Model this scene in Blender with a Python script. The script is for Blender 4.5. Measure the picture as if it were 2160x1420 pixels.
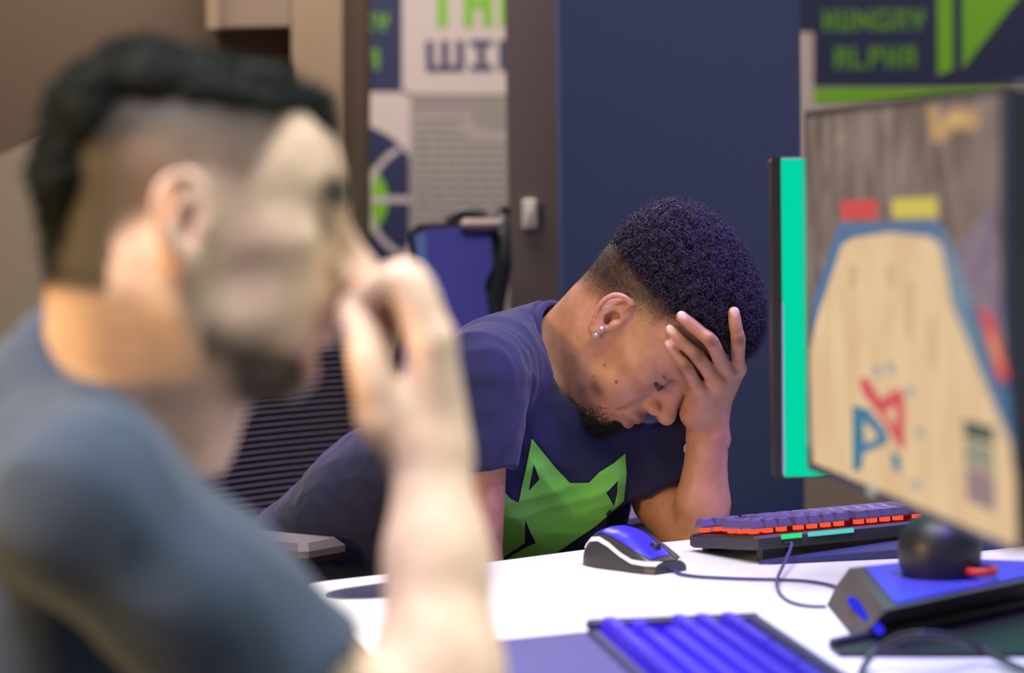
import bpy, bmesh, math, random
import numpy as np
import openvdb as vdb
from mathutils import Vector, Matrix, noise as mnoise
from mathutils.bvhtree import BVHTree

for o in list(bpy.data.objects): bpy.data.objects.remove(o)
S = bpy.context.scene
COL = S.collection
R_ = math.radians
rng = np.random.default_rng(7)
random.seed(7)

# ------------------------------------------------------------------ camera, sky, lights, exposure
FPX, CX, CY = 5400.0, 1080.0, 710.0
CAM = np.array([0.0, 0.0, 1.14])
PITCH, ROLL = math.atan(295 / FPX), R_(0.9)
FW = np.array([0, math.cos(PITCH), -math.sin(PITCH)])
_u = np.array([0, math.sin(PITCH), math.cos(PITCH)]); _r = np.array([1.0, 0, 0])
RT = _r * math.cos(ROLL) - _u * math.sin(ROLL)
UP = _u * math.cos(ROLL) + _r * math.sin(ROLL)
cd = bpy.data.cameras.new('camera'); cam = bpy.data.objects.new('camera', cd); COL.objects.link(cam)
cam.matrix_world = Matrix(((RT[0], UP[0], -FW[0], CAM[0]), (RT[1], UP[1], -FW[1], CAM[1]), (RT[2], UP[2], -FW[2], CAM[2]), (0, 0, 0, 1)))
cd.sensor_width = 36; cd.lens = FPX / 2160 * 36; cd.clip_start = .05
cd.dof.use_dof = True; cd.dof.focus_distance = 3.06; cd.dof.aperture_fstop = 3.2
S.camera = cam
W = bpy.data.worlds.new('world'); S.world = W; W.use_nodes = True
W.node_tree.nodes['Background'].inputs[0].default_value = (.62, .60, .66, 1)
W.node_tree.nodes['Background'].inputs[1].default_value = 0.35
S.view_settings.view_transform = 'Standard'; S.view_settings.look = 'None'
S.view_settings.gamma = 1; S.view_settings.use_curve_mapping = False
S.view_settings.exposure = 0.0

def lamp(name, kind, loc, tgt, color, power, size=.5, size_y=None, spot=60):
    d = bpy.data.lights.new(name, kind); d.color = color; d.energy = power
    if kind == 'AREA':
        d.size = size
        if size_y: d.shape = 'RECTANGLE'; d.size_y = size_y
    else:
        d.shadow_soft_size = size
    if kind == 'SPOT': d.spot_size = R_(spot); d.spot_blend = .5
    o = bpy.data.objects.new(name, d); COL.objects.link(o); o.location = loc
    o.rotation_euler = (Vector(tgt) - Vector(loc)).to_track_quat('-Z', 'Y').to_euler()
    return o
lamp('overhead_light', 'AREA', (0.1, 2.3, 2.78), (0.1, 2.35, 0), (1, .96, .95), 54, 1.5, 1.2)
lamp('overhead_light', 'AREA', (-.5, 4.9, 2.78), (-.4, 5.3, 0), (1, .93, .87), 82, 1.5, .9)
lamp('overhead_light', 'AREA', (1.6, 5.2, 2.78), (1.4, 5.6, 0), (1, .92, .86), 22, 1.0, .8)
lamp('overhead_light', 'AREA', (-.5, .9, 2.78), (-.3, 1.62, .8), (1, .94, .95), 9.5, .7, .5).data.spread = R_(62)  # unseen lamp added to brighten the man in grey
lamp('amber_spot_light', 'SPOT', (-1.7, 1.2, 1.2), (-.05, 2.2, .98), (1, .60, .18), 130, .18, spot=64)
lamp('violet_spot_light', 'SPOT', (1.1, 2.5, 2.7), (.12, 3.12, 1.0), (.34, .20, 1), 230, .12, spot=24)
lamp('violet_spot_light', 'SPOT', (1.7, 3.7, 2.6), (.15, 3.05, 1.0), (.30, .18, 1), 120, .15, spot=55)
lamp('green_spot_light', 'SPOT', (1.9, 1.35, 2.0), (-.1, 1.7, 1.12), (.62, 1, .48), 52, .2, spot=34)
lamp('blue_spot_light', 'SPOT', (.72, 1.75, 2.6), (.44, 2.42, .74), (.08, .07, 1), 150, .1, spot=13)
lamp('blue_spot_light', 'SPOT', (.6, 1.7, 2.6), (.15, 2.2, .74), (.10, .05, 1), 170, .1, spot=15)

# ------------------------------------------------------------------ helpers
def P(px, py, d):
    return CAM + d * (FW + RT * (px - CX) / FPX + UP * (CY - py) / FPX)
def ray(px, py):
    v = FW + RT * (px - CX) / FPX + UP * (CY - py) / FPX
    return v
def PZ(px, py, z):            # where the sight line through a pixel meets the level z
    v = ray(px, py); return CAM + v * ((z - CAM[2]) / v[2])
def PY(px, py, y):            # ... meets the upright plane at distance y
    v = ray(px, py); return CAM + v * (y / v[1])
def PP(px, py, o, n):         # ... meets the plane through o with normal n
    v = ray(px, py); return CAM + v * (np.dot(o - CAM, n) / np.dot(v, n))
def unit(v): v = np.asarray(v, float); return v / np.linalg.norm(v)

def mat(name, col, rough=.55, metal=0, emit=None, es=1.0, noise=0, nscale=40, bump=0, bscale=300, spec=None, alpha=None, trans=0, coat=0):
    m = bpy.data.materials.new(name); m.use_nodes = True
    nt = m.node_tree; b = nt.nodes['Principled BSDF']
    c = (*col, 1)
    b.inputs['Base Color'].default_value = c
    b.inputs['Roughness'].default_value = rough; b.inputs['Metallic'].default_value = metal
    if spec is not None: b.inputs['Specular IOR Level'].default_value = spec
    if coat: b.inputs['Coat Weight'].default_value = coat
    if trans: b.inputs['Transmission Weight'].default_value = trans
    if emit: b.inputs['Emission Color'].default_value = (*emit, 1); b.inputs['Emission Strength'].default_value = es
    if noise or bump:
        tc = nt.nodes.new('ShaderNodeTexCoord')
    if noise:
        n = nt.nodes.new('ShaderNodeTexNoise'); n.inputs['Scale'].default_value = nscale; n.inputs['Detail'].default_value = 5
        nt.links.new(tc.outputs['Object'], n.inputs['Vector'])
        mx = nt.nodes.new('ShaderNodeMixRGB'); mx.blend_type = 'MIX'
        mx.inputs[1].default_value = (*[x * (1 - noise) for x in col], 1); mx.inputs[2].default_value = (*[min(1, x * (1 + noise)) for x in col], 1)
        nt.links.new(n.outputs['Fac'], mx.inputs[0]); nt.links.new(mx.outputs[0], b.inputs['Base Color'])
    if bump:
        n2 = nt.nodes.new('ShaderNodeTexNoise'); n2.inputs['Scale'].default_value = bscale; n2.inputs['Detail'].default_value = 3
        nt.links.new(tc.outputs['Object'], n2.inputs['Vector'])
        bp = nt.nodes.new('ShaderNodeBump'); bp.inputs['Strength'].default_value = bump; bp.inputs['Distance'].default_value = .002
        nt.links.new(n2.outputs['Fac'], bp.inputs['Height']); nt.links.new(bp.outputs['Normal'], b.inputs['Normal'])
    return m

def glow(name, col, s=1.0):
    m = bpy.data.materials.new(name); m.use_nodes = True
    nt = m.node_tree; nt.nodes.clear()
    e = nt.nodes.new('ShaderNodeEmission'); e.inputs[0].default_value = (*col, 1); e.inputs[1].default_value = s
    o = nt.nodes.new('ShaderNodeOutputMaterial'); nt.links.new(e.outputs[0], o.inputs[0])
    return m

def srgb(r, g, b):
    f = lambda c: (c / 255 / 12.92) if c / 255 <= .04045 else ((c / 255 + .055) / 1.055) ** 2.4
    return (f(r), f(g), f(b))

class MB:
    """Collects shapes and links them as one mesh object."""
    def __init__(s): s.v = []; s.f = []
    def add(s, vs, fs):
        n = len(s.v); s.v += [tuple(map(float, p)) for p in vs]; s.f += [tuple(i + n for i in f) for f in fs]; return s
    def box(s, c, size, X=(1, 0, 0), Y=(0, 1, 0), Z=None, bev=0):
        X = unit(X); Y = unit(Y); Z = np.cross(X, Y) if Z is None else unit(Z); c = np.asarray(c, float)
        hx, hy, hz = [q / 2 for q in size]
        if bev:
            pts = []
            for sz, ins in ((-1, bev), (-1, 0), (1, 0), (1, bev)):
                zz = sz * hz if ins else sz * (hz - bev)
                e = bev if ins else 0
                for x, y in ((-1, -1), (1, -1), (1, 1), (-1, 1)):
                    bx = hx - e; by = hy - e
                    if x * y > 0: q = [(x * bx, y * (by - bev), ), (x * (bx - bev), y * by)]
                    else: q = [(x * (bx - bev), y * by), (x * bx, y * (by - bev))]
                    if (x, y) in ((1, 1), (-1, -1)): pass
                    for a, b in q: pts.append(c + X * a + Y * b + Z * zz)
            fs = [tuple(range(7, -1, -1)), tuple(range(24, 32))]
            for k in range(3):
                for i in range(8): j = (i + 1) % 8; fs.append((k * 8 + i, k * 8 + j, k * 8 + 8 + j, k * 8 + 8 + i))
            return s.add(pts, fs)
        pts = [c + X * hx * a + Y * hy * b + Z * hz * d for d in (-1, 1) for b in (-1, 1) for a in (-1, 1)]
        return s.add(pts, [(0, 2, 3, 1), (4, 5, 7, 6), (0, 1, 5, 4), (2, 6, 7, 3), (0, 4, 6, 2), (1, 3, 7, 5)])
    def prism(s, poly, off):          # a closed polygon pushed along a vector
        n = len(poly); off = np.asarray(off, float)
        pts = [np.asarray(p, float) for p in poly]; pts += [p + off for p in pts]
        return s.add(pts, [tuple(range(n - 1, -1, -1)), tuple(range(n, 2 * n))] + [(i, (i + 1) % n, n + (i + 1) % n, n + i) for i in range(n)])
    def poly(s, pts): return s.add(pts, [tuple(range(len(pts)))])
    def tube(s, pts, r, n=8, cap=True):
        pts = [np.asarray(p, float) for p in pts]; m = len(pts)
        rr = r if hasattr(r, '__len__') else [r] * m
        vs = []; a = None
        for i in range(m):
            t = unit(pts[min(i + 1, m - 1)] - pts[max(i - 1, 0)])
            if a is None: a = unit(np.cross(t, (0.31, .2, .93) if abs(t[2]) < .9 else (1, 0, 0)))
            a = unit(a - t * np.dot(a, t)); b = np.cross(t, a)
            for k in range(n):
                an = 2 * math.pi * k / n; vs.append(pts[i] + (a * math.cos(an) + b * math.sin(an)) * rr[i])
        fs = [(i * n + k, i * n + (k + 1) % n, (i + 1) * n + (k + 1) % n, (i + 1) * n + k) for i in range(m - 1) for k in range(n)]
        if cap: fs += [tuple(range(n - 1, -1, -1)), tuple(range((m - 1) * n, m * n))]
        return s.add(vs, fs)
    def grid(s, vs, nu, nv, wrap=False):
        fs = []
        for i in range(nu - 1):
            for j in range(nv if wrap else nv - 1):
                k = (j + 1) % nv; fs.append((i * nv + j, i * nv + k, (i + 1) * nv + k, (i + 1) * nv + j))
        return s.add(vs, fs)
    def build(s, name, m, parent=None, smooth=False, fix=True):
        me = bpy.data.meshes.new(name); me.from_pydata(s.v, [], s.f); me.update()
        if fix:
            bm = bmesh.new(); bm.from_mesh(me); bmesh.ops.recalc_face_normals(bm, faces=bm.faces); bm.to_mesh(me); bm.free()
        if smooth: me.polygons.foreach_set('use_smooth', [True] * len(me.polygons))
        return link(name, me, m, parent)

def link(name, me, m, parent=None):
    o = bpy.data.objects.new(name, me); COL.objects.link(o)
    if m is not None and not me.materials: me.materials.append(m)
    if parent is not None: attach(o, parent)
    return o
def attach(o, parent):
    o.parent = parent
    o.matrix_parent_inverse = world_of(parent).inverted()
def world_of(o):
    m = o.matrix_basis.copy()
    if o.parent: m = world_of(o.parent) @ o.matrix_parent_inverse @ m
    return m
def thing(name, label, cat, loc, group=None):
    o = bpy.data.objects.new(name, None); COL.objects.link(o); o.location = tuple(map(float, loc)); o.empty_display_size = .05
    return tag(o, label, cat, group)
def tag(o, label, cat, group=None):
    o['label'] = label; o['category'] = cat
    if group: o['group'] = group
    return o
def struct(o): o['kind'] = 'structure'; return o
def smooth_path(pts, n=10):
    pts = [np.asarray(p, float) for p in pts]; out = []
    q = [2 * pts[0] - pts[1]] + pts + [2 * pts[-1] - pts[-2]]
    for i in range(1, len(q) - 2):
        for k in range(n):
            t = k / n; a, b, c, d = q[i - 1], q[i], q[i + 1], q[i + 2]
            out.append(.5 * (2 * b + (c - a) * t + (2 * a - 5 * b + 4 * c - d) * t * t + (3 * b - a - 3 * c + d) * t ** 3))
    out.append(pts[-1]); return out

GLY = {'H': ['101', '101', '111', '101', '101'], 'U': ['101', '101', '101', '101', '111'], 'N': ['1001', '1101', '1111', '1011', '1001'],
       'G': ['1111', '1000', '1011', '1001', '1111'], 'R': ['111', '101', '110', '101', '101'], 'Y': ['101', '101', '111', '010', '010'],
       'A': ['111', '101', '111', '101', '101'], 'L': ['100', '100', '100', '100', '111'], 'P': ['111', '101', '111', '100', '100'],
       'T': ['111', '010', '010', '010', '010'], 'E': ['111', '100', '110', '100', '111'], 'I': ['111', '010', '010', '010', '111'],
       'W': ['10101', '10101', '10101', '10101', '11111']}
def word(text, o, X, Z, w, h, n, gap=.8):
    """A flat printed word in square letters, top left corner at o."""
    o = np.asarray(o, float); X = np.asarray(X, float); Z = np.asarray(Z, float)
    tot = sum(len(GLY[c][0]) for c in text) + gap * (len(text) - 1)
    cw = w / tot; ch = h / 5; mb = MB(); x = 0
    for c in text:
        for r, row in enumerate(GLY[c]):
            k = 0
            while k < len(row):
                if row[k] == '1':
                    e = k
                    while e < len(row) and row[e] == '1': e += 1
                    a = x + k * cw; b = x + e * cw
                    q = [o + X * a - Z * (r + 1) * ch, o + X * b - Z * (r + 1) * ch, o + X * b - Z * r * ch, o + X * a - Z * r * ch]
                    mb.poly([p + n for p in q]); k = e
                else: k += 1
        x += (len(GLY[c][0]) + gap) * cw
    return mb

# ------------------------------------------------------------------ the sculpting field (signed distances on a grid)
class Field:
    def __init__(s, lo, hi, h):
        s.lo = np.array(lo, float); s.h = h
        s.n = np.ceil((np.array(hi, float) - s.lo) / h).astype(int) + 1
        s.a = np.full(tuple(s.n), .06, np.float32)
    def win(s, lo, hi):
        i0 = np.clip(np.floor((np.asarray(lo) - s.lo) / s.h).astype(int), 0, s.n); i1 = np.clip(np.ceil((np.asarray(hi) - s.lo) / s.h).astype(int) + 1, 0, s.n)
        if np.any(i1 <= i0): return None
        ax = [(s.lo[k] + s.h * np.arange(i0[k], i1[k])).astype(np.float32) for k in range(3)]
        sl = tuple(slice(i0[k], i1[k]) for k in range(3))
        return sl, ax[0][:, None, None], ax[1][None, :, None], ax[2][None, None, :]
    def mix(s, sl, d, k, mode):
        a = s.a[sl]
        if mode == 'sub': a = -a
        if k > 0:
            hh = np.maximum(k - np.abs(a - d), 0) / k; r = np.minimum(a, d) - hh * hh * (k / 4)
        else: r = np.minimum(a, d)
        s.a[sl] = -r if mode == 'sub' else r
    def cap(s, a, b, r1, r2=None, k=.01, mode='add', lat=None, ls=1.0):
        """tapered capsule; lat, ls widen it along the direction lat"""
        a = np.asarray(a, float); b = np.asarray(b, float); r2 = r1 if r2 is None else r2
        m = max(r1, r2) * max(1, ls) + k + 3 * s.h
        w = s.win(np.minimum(a, b) - m, np.maximum(a, b) + m)
        if w is None: return s
        sl, X, Y, Z = w
        if lat is None:
            ba = b - a; L = max(float(ba @ ba), 1e-12)
            t = np.clip(((X - a[0]) * ba[0] + (Y - a[1]) * ba[1] + (Z - a[2]) * ba[2]) / L, 0, 1)
            dx = X - a[0] - t * ba[0]; dy = Y - a[1] - t * ba[1]; dz = Z - a[2] - t * ba[2]
        else:
            l = unit(lat)
            f = 1 - 1 / ls
            q = lambda p: p - l * (p @ l) * f
            a2 = q(a); ba = q(b) - a2; L = max(float(ba @ ba), 1e-12)
            g = (X * l[0] + Y * l[1] + Z * l[2]) * f
            X2 = X - g * l[0]; Y2 = Y - g * l[1]; Z2 = Z - g * l[2]
            t = np.clip(((X2 - a2[0]) * ba[0] + (Y2 - a2[1]) * ba[1] + (Z2 - a2[2]) * ba[2]) / L, 0, 1)
            dx = X2 - a2[0] - t * ba[0]; dy = Y2 - a2[1] - t * ba[1]; dz = Z2 - a2[2] - t * ba[2]
        d = np.sqrt(dx * dx + dy * dy + dz * dz) - (r1 + t * (r2 - r1))
        s.mix(sl, d.astype(np.float32), k, mode); return s
    def ell(s, c, rad, R=None, k=.01, mode='add', pw=2):
        c = np.asarray(c, float); rad = np.asarray(rad, float); R = np.eye(3) if R is None else R
        ext = np.abs(R) @ rad + k + 3 * s.h
        w = s.win(c - ext, c + ext)
        if w is None: return s
        sl, X, Y, Z = w
        X = X - np.float32(c[0]); Y = Y - np.float32(c[1]); Z = Z - np.float32(c[2])
        u = [(X * R[0, i] + Y * R[1, i] + Z * R[2, i]) / rad[i] for i in range(3)]
        if pw == 2:
            k0 = np.sqrt(u[0] ** 2 + u[1] ** 2 + u[2] ** 2)
            k1 = np.sqrt((u[0] / rad[0]) ** 2 + (u[1] / rad[1]) ** 2 + (u[2] / rad[2]) ** 2) + 1e-6
            d = k0 * (k0 - 1) / k1
        else:
            k0 = (np.abs(u[0]) ** pw + np.abs(u[1]) ** pw + np.abs(u[2]) ** pw) ** (1 / pw); d = (k0 - 1) * rad.min()
        s.mix(sl, d.astype(np.float32), k, mode); return s
    def chain(s, pts, rs, k=.01, mode='add', **kw):
        for i in range(len(pts) - 1): s.cap(pts[i], pts[i + 1], rs[i], rs[i + 1], k, mode, **kw)
        return s
    def curve(s, pts, rs, k=.01, mode='add', sub=5):
        """a smooth bead along a curve: hard inside, blended once with the rest"""
        m = len(pts); q = smooth_path(pts, sub); rr = np.interp(np.linspace(0, m - 1, len(q)), range(m), rs)
        mg = max(rs) + k + 3 * s.h
        w = s.win(np.min(q, 0) - mg, np.max(q, 0) + mg)
        if w is None: return s
        sl, X, Y, Z = w; best = np.full(np.broadcast_shapes(X.shape, Y.shape, Z.shape), .06, np.float32)
        for i in range(len(q) - 1):
            A, B = q[i], q[i + 1]; mm = max(rr[i], rr[i + 1]) + k + 3 * s.h
            j0 = [np.searchsorted(ax_.ravel(), min(A[t], B[t]) - mm) for t, ax_ in enumerate((X, Y, Z))]; j1 = [np.searchsorted(ax_.ravel(), max(A[t], B[t]) + mm) for t, ax_ in enumerate((X, Y, Z))]
            if any(b <= c for b, c in zip(j1, j0)): continue
            x, y, z = X[j0[0]:j1[0]], Y[:, j0[1]:j1[1]], Z[:, :, j0[2]:j1[2]]
            ba = B - A; L = max(float(ba @ ba), 1e-12)
            t = np.clip(((x - A[0]) * ba[0] + (y - A[1]) * ba[1] + (z - A[2]) * ba[2]) / L, 0, 1)
            d = np.sqrt((x - A[0] - t * ba[0]) ** 2 + (y - A[1] - t * ba[1]) ** 2 + (z - A[2] - t * ba[2]) ** 2) - (rr[i] + t * (rr[i + 1] - rr[i]))
            v = best[j0[0]:j1[0], j0[1]:j1[1], j0[2]:j1[2]]; np.minimum(v, d.astype(np.float32), out=v)
        s.mix(sl, best, k, mode); return s
    def half(s, o, n):                   # keep only the side that n points away from
        o = np.asarray(o, float); n = unit(n)
        X, Y, Z = [(s.lo[k] + s.h * np.arange(s.n[k])).astype(np.float32) for k in range(3)]
        d = (X[:, None, None] - o[0]) * n[0] + (Y[None, :, None] - o[1]) * n[1] + (Z[None, None, :] - o[2]) * n[2]
        np.maximum(s.a, d.astype(np.float32), out=s.a); return s
    def at(s, p):
        i = np.clip(np.rint((np.asarray(p) - s.lo) / s.h).astype(int), 0, s.n - 1)
        return s.a[tuple(i.T)] if i.ndim == 2 else s.a[tuple(i)]
    def depth(s, px, py, d0, d1):        # first depth along a sight line that is inside
        ds = np.arange(d0, d1, s.h * .5); v = ray(px, py)
        g = s.at(CAM + ds[:, None] * v)
        k = np.nonzero(g < 0)[0]
        return ds[k[0]] if len(k) else None
    def mesh(s):
        a = s.a
        for ax in range(3):              # close at the grid border
            sl = [slice(None)] * 3; sl[ax] = 0; a[tuple(sl)] = np.maximum(a[tuple(sl)], s.h); sl[ax] = -1; a[tuple(sl)] = np.maximum(a[tuple(sl)], s.h)
        c = np.clip(a, -2.5 * s.h, 2.5 * s.h)
        g = vdb.FloatGrid(background=2.5 * s.h); g.copyFromArray(np.ascontiguousarray(c))
        p, q = g.convertToQuads(isovalue=0.0)
        return p.astype(np.float64) * s.h + s.lo, q.astype(np.int64)

def quads_to_mesh(name, p, q, relax=1):
    q = q[:, ::-1]
    for _ in range(relax):               # light smoothing
        acc = np.zeros_like(p); cnt = np.zeros(len(p))
        for i in range(4):
            j = q[:, (i + 1) % 4]; np.add.at(acc, q[:, i], p[j]); np.add.at(cnt, q[:, i], 1)
            np.add.at(acc, j, p[q[:, i]]); np.add.at(cnt, j, 1)
        p = p * .5 + .5 * acc / np.maximum(cnt, 1)[:, None]
    me = bpy.data.meshes.new(name)
    me.vertices.add(len(p)); me.vertices.foreach_set('co', p.astype(np.float32).ravel())
    me.loops.add(len(q) * 4); me.loops.foreach_set('vertex_index', q.astype(np.int32).ravel())
    me.polygons.add(len(q)); me.polygons.foreach_set('loop_start', np.arange(0, len(q) * 4, 4, dtype=np.int32))
    me.update(calc_edges=True); me.validate()
    me.polygons.foreach_set('use_smooth', np.ones(len(me.polygons), bool))
    # outward orientation
    n = np.zeros(len(p) * 3); me.vertices.foreach_get('normal', n); n = n.reshape(-1, 3)
    c = np.cross(p[q[:, 1]] - p[q[:, 0]], p[q[:, 2]] - p[q[:, 0]])
    vol = np.einsum('ij,ij->i', p[q[:, 0]] - p.mean(0), c).sum()
    if vol < 0: me.flip_normals()
    me.update()
    return me, p
def normals(me):
    n = np.zeros(len(me.vertices) * 3); me.vertices.foreach_get('normal', n); return n.reshape(-1, 3)
def wrinkle(me, p, amp, axis, fine, coarse, seed=0, fn=None):
    """cloth folds: noise stretched along an axis, pushed along the normals"""
    n = normals(me); ax = unit(axis)
    al = (p @ ax)[:, None] * ax
    q = (p - al) * fine + al * coarse + seed
    h = np.array([1 - abs(mnoise.noise(v)) * 2.2 for v in q.tolist()])
    h = h * amp * (1 if fn is None else fn(p))
    p2 = p + n * h[:, None]
    me.vertices.foreach_set('co', p2.astype(np.float32).ravel()); me.update(); return p2
def paint(me, rgb):
    at = me.color_attributes.new('Col', 'FLOAT_COLOR', 'POINT')
    at.data.foreach_set('color', np.concatenate([rgb, np.ones((len(rgb), 1))], 1).astype(np.float32).ravel())
def frame_from(F, U):
    F = unit(F); U = np.asarray(U, float); U = unit(U - F * (U @ F)); L = np.cross(U, F)
    return np.stack([F, L, U], 1)        # columns: forward, left, up
def camvec(r, u, t): return RT * r + UP * u - FW * t
# ------------------------------------------------------------------ the room
M_navy = mat('navy_print', srgb(26, 32, 72), .6); M_green = mat('green_print', srgb(116, 176, 24), .6)
M_paper = mat('pale_print', srgb(196, 178, 172), .7, noise=.04, nscale=3)
M_grey_print = mat('grey_print', srgb(158, 146, 142), .7); M_rule = mat('rule_print', srgb(128, 116, 116), .7)
M_wall = mat('beige_wall_paint', srgb(158, 140, 124), .8, noise=.05, nscale=2, bump=.1, bscale=60)
M_brown = mat('brown_wall_paint', srgb(92, 74, 58), .8, noise=.08, nscale=1.5, bump=.1, bscale=60)
M_tan = mat('tan_trim_paint', srgb(150, 126, 100), .7, noise=.06, nscale=3)
M_pier = mat('grey_brown_paint', srgb(112, 94, 92), .75, noise=.06, nscale=2.5, bump=.08, bscale=90)
M_blue = mat('blue_column_paint', srgb(36, 52, 100), .6, noise=.07, nscale=1.2, bump=.12, bscale=160)
M_floor = mat('carpet', srgb(60, 58, 66), .95, noise=.3, nscale=120, bump=.4, bscale=500)
M_ceil = mat('ceiling_paint', srgb(190, 186, 182), .9, noise=.03, nscale=4)
M_white = mat('white_plastic', srgb(226, 214, 206), .4)
M_black = mat('black_plastic', (.012, .012, .014), .45)
M_dark = mat('charcoal_plastic', (.028, .028, .034), .5, bump=.15, bscale=900)

struct(MB().box((0.5, 3, -.05), (9, 8, .1)).build('floor', M_floor))
struct(MB().box((0.5, 3, 2.95), (9, 8, .1)).build('ceiling', M_ceil))
WB = 6.5
struct(MB().box((.9, WB + .06, 1.45), (6.4, .12, 2.9)).build('wall_back', M_wall))
struct(MB().box((-2.3, 4.0, 1.45), (.12, 5.0, 2.9)).build('wall_left', M_brown))
# brown upper wall with its tan frame, and the pale low wall with a sloping top, on the left
def slab(name, px, y, depth, m, group=None):
    pts = [PY(a, b, y) for a, b in px]
    return struct(MB().prism(pts, (0, depth, 0)).build(name, m))
slab('wall_left_upper', [(-420, -420), (770, -420), (770, 640), (-420, 640)], 5.35, .2, M_brown)
slab('trim_1', [(612, -300), (720, -300), (724, 1100), (622, 1100)], 5.22, .12, M_tan)
slab('trim_2', [(432, -300), (612, -300), (612, 54), (438, 58)], 5.22, .13, mat('tan_panel_paint', srgb(140, 118, 98), .7, noise=.05, nscale=3))
slab('trim_3', [(430, -300), (462, -300), (462, 60), (436, 60)], 5.19, .03, M_tan)
slab('wall_left_lower', [(-500, 560), (-60, 352), (130, 272), (250, 225), (640, 225), (640, 1330), (-500, 1330)], 4.9, .12, mat('pale_low_wall_paint', srgb(186, 164, 138), .8, noise=.06, nscale=2))
# grey brown pier with the light switch, blue column
pa, pb = PY(1076, 0, 4.9), PY(1190, 0, 4.9)
struct(MB().box(((pa[0] + pb[0]) / 2 + .02, 5.25, 1.45), (pb[0] - pa[0] + .06, .7, 2.9)).build('wall_pier', M_pier))
ca, cb = PY(1184, 300, 4.3), PY(1690, 300, 4.3)
struct(MB().box(((ca[0] + cb[0]) / 2, 4.52, 1.45), (cb[0] - ca[0], .44, 2.9)).build('wall_column', M_blue))
sw = PY(1117, 452, 4.9)
t = thing('light_switch', 'small white light switch on the grey brown pier', 'switch', sw)
MB().box(sw + [0, -.006, 0], (.027, .012, .056), bev=.003).build('switch_plate', M_white, t)
MB().box(sw + [0, -.014, 0], (.012, .008, .026), bev=.002).build('rocker', M_white, t)
MB().box(sw + [.018, -.004, 0], (.012, .008, .05), bev=.002).build('switch_shadow', M_dark, t)  # dark block standing in for the shadow beside the switch

# the printed panels on the back wall
def panel(name, label, corners, m, thick=.012, y=WB):
    pts = [PY(a, b, y - thick) for a, b in corners]
    t = thing(name, label, 'poster', np.mean(pts, 0) + [0, thick, 0])
    MB().prism(pts, (0, thick, 0)).build('board', m, t)
    return t
XZ = (np.array([1.0, 0, 0]), np.array([0, 0, 1.0]))
def print_word(t, text, x0, y0, x1, y1, m, off=.014):
    a = PY(x0, y0, WB - off); b = PY(x1, y0, WB - off); c = PY(x0, y1, WB - off)
    word(text, a, XZ[0], XZ[1], b[0] - a[0], a[2] - c[2], np.zeros(3)).build('lettering', m, t, fix=False)
def print_poly(t, pts, m, name='emblem', off=.014):
    MB().poly([PY(a, b, WB - off) for a, b in pts]).build(name, m, t, fix=False)

M_green2 = mat('dull_green_print', srgb(92, 142, 36), .6)
t = panel('wall_poster', 'navy poster with green HUNGRY ALPHA lettering above the green ball emblem', [(560, -220), (846, -220), (846, 190), (560, 190)], M_navy)
print_word(t, 'HUNGRY', 606, 30, 820, 70, M_green2); print_word(t, 'ALPHA', 630, 106, 800, 150, M_green2)
t = panel('wall_poster', 'white poster with green THE over dark WIN lettering', [(848, -220), (1140, -220), (1140, 200), (848, 200)], M_paper)
print_word(t, 'THE', 902, -40, 1112, 58, M_green); print_word(t, 'WIN', 898, 86, 1116, 152, mat('slate_print', srgb(52, 54, 84), .6))
t = panel('wall_poster', 'pale poster with a navy and green ball emblem with white seams', [(560, 194), (866, 194), (866, 640), (560, 640)], M_paper)
cx, cy = 730, 422
def arc(cx, cy, r, a0, a1, n=40): return [(cx + r * math.cos(R_(a0 + (a1 - a0) * i / n)), cy - r * math.sin(R_(a0 + (a1 - a0) * i / n))) for i in range(n + 1)]
c0 = math.degrees(math.acos((864 - cx) / 162))
print_poly(t, arc(cx, cy, 162, c0, 360 - c0, 60), M_navy, 'emblem', .0135)
print_poly(t, arc(cx, cy, 88, 0, 356, 48), M_green, 'emblem', .0145)
M_seam = mat('seam_print', srgb(186, 172, 170), .7); M_seam2 = mat('pale_green_print', srgb(150, 184, 110), .7)
def ring(cx, cy, r0, r1, a0, a1, n=24): return arc(cx, cy, r1, a0, a1, n) + arc(cx, cy, r0, a1, a0, n)
print_poly(t, ring(900, 424, 118, 130, 118, 242), M_seam, 'seam', .0155)
print_poly(t, [(560, 414), (866, 414), (866, 428), (560, 428)], M_seam, 'seam', .016)
t = panel('wall_poster', 'grey poster filled with rows of small unreadable text', [(868, 204), (1140, 204), (1140, 700), (868, 700)], M_grey_print)
print_poly(t, [(872, 208), (985, 208), (985, 232), (872, 232)], mat('grey_heading_print', srgb(140, 128, 126), .7), 'heading', .0135)
print_poly(t, [(985, 208), (1072, 208), (1072, 275), (1000, 262)], mat('grey_block_print', srgb(140, 130, 122), .7), 'heading', .0135)
mb = MB()
for i in range(26):
    y = 250 + i * 16.5; x = 876
    while x < 1070:
        w = random.uniform(14, 40); x2 = min(1072, x + w)
        if not (x2 > 990 and y < 285): mb.poly([PY(a, b, WB - .0135) for a, b in ((x, y), (x2, y), (x2, y + 6.5), (x, y + 6.5))])
        x = x2 + 5
o = mb.build('text_rows', M_rule, t, fix=False); o['kind'] = 'stuff'
t = panel('wall_poster', 'navy poster with green HUNGRY ALPHA lettering and a green slanted emblem', [(1640, -260), (2420, -260), (2420, 182), (1718, 182), (1718, 66), (1640, 66)], M_navy)
print_word(t, 'HUNGRY', 1736, 22, 1950, 66, M_green2); print_word(t, 'ALPHA', 1760, 100, 1932, 146, M_green2)
print_poly(t, [(1976, -160), (2010, -160), (2010, 146), (1978, 160)], M_green, 'emblem')
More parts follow.
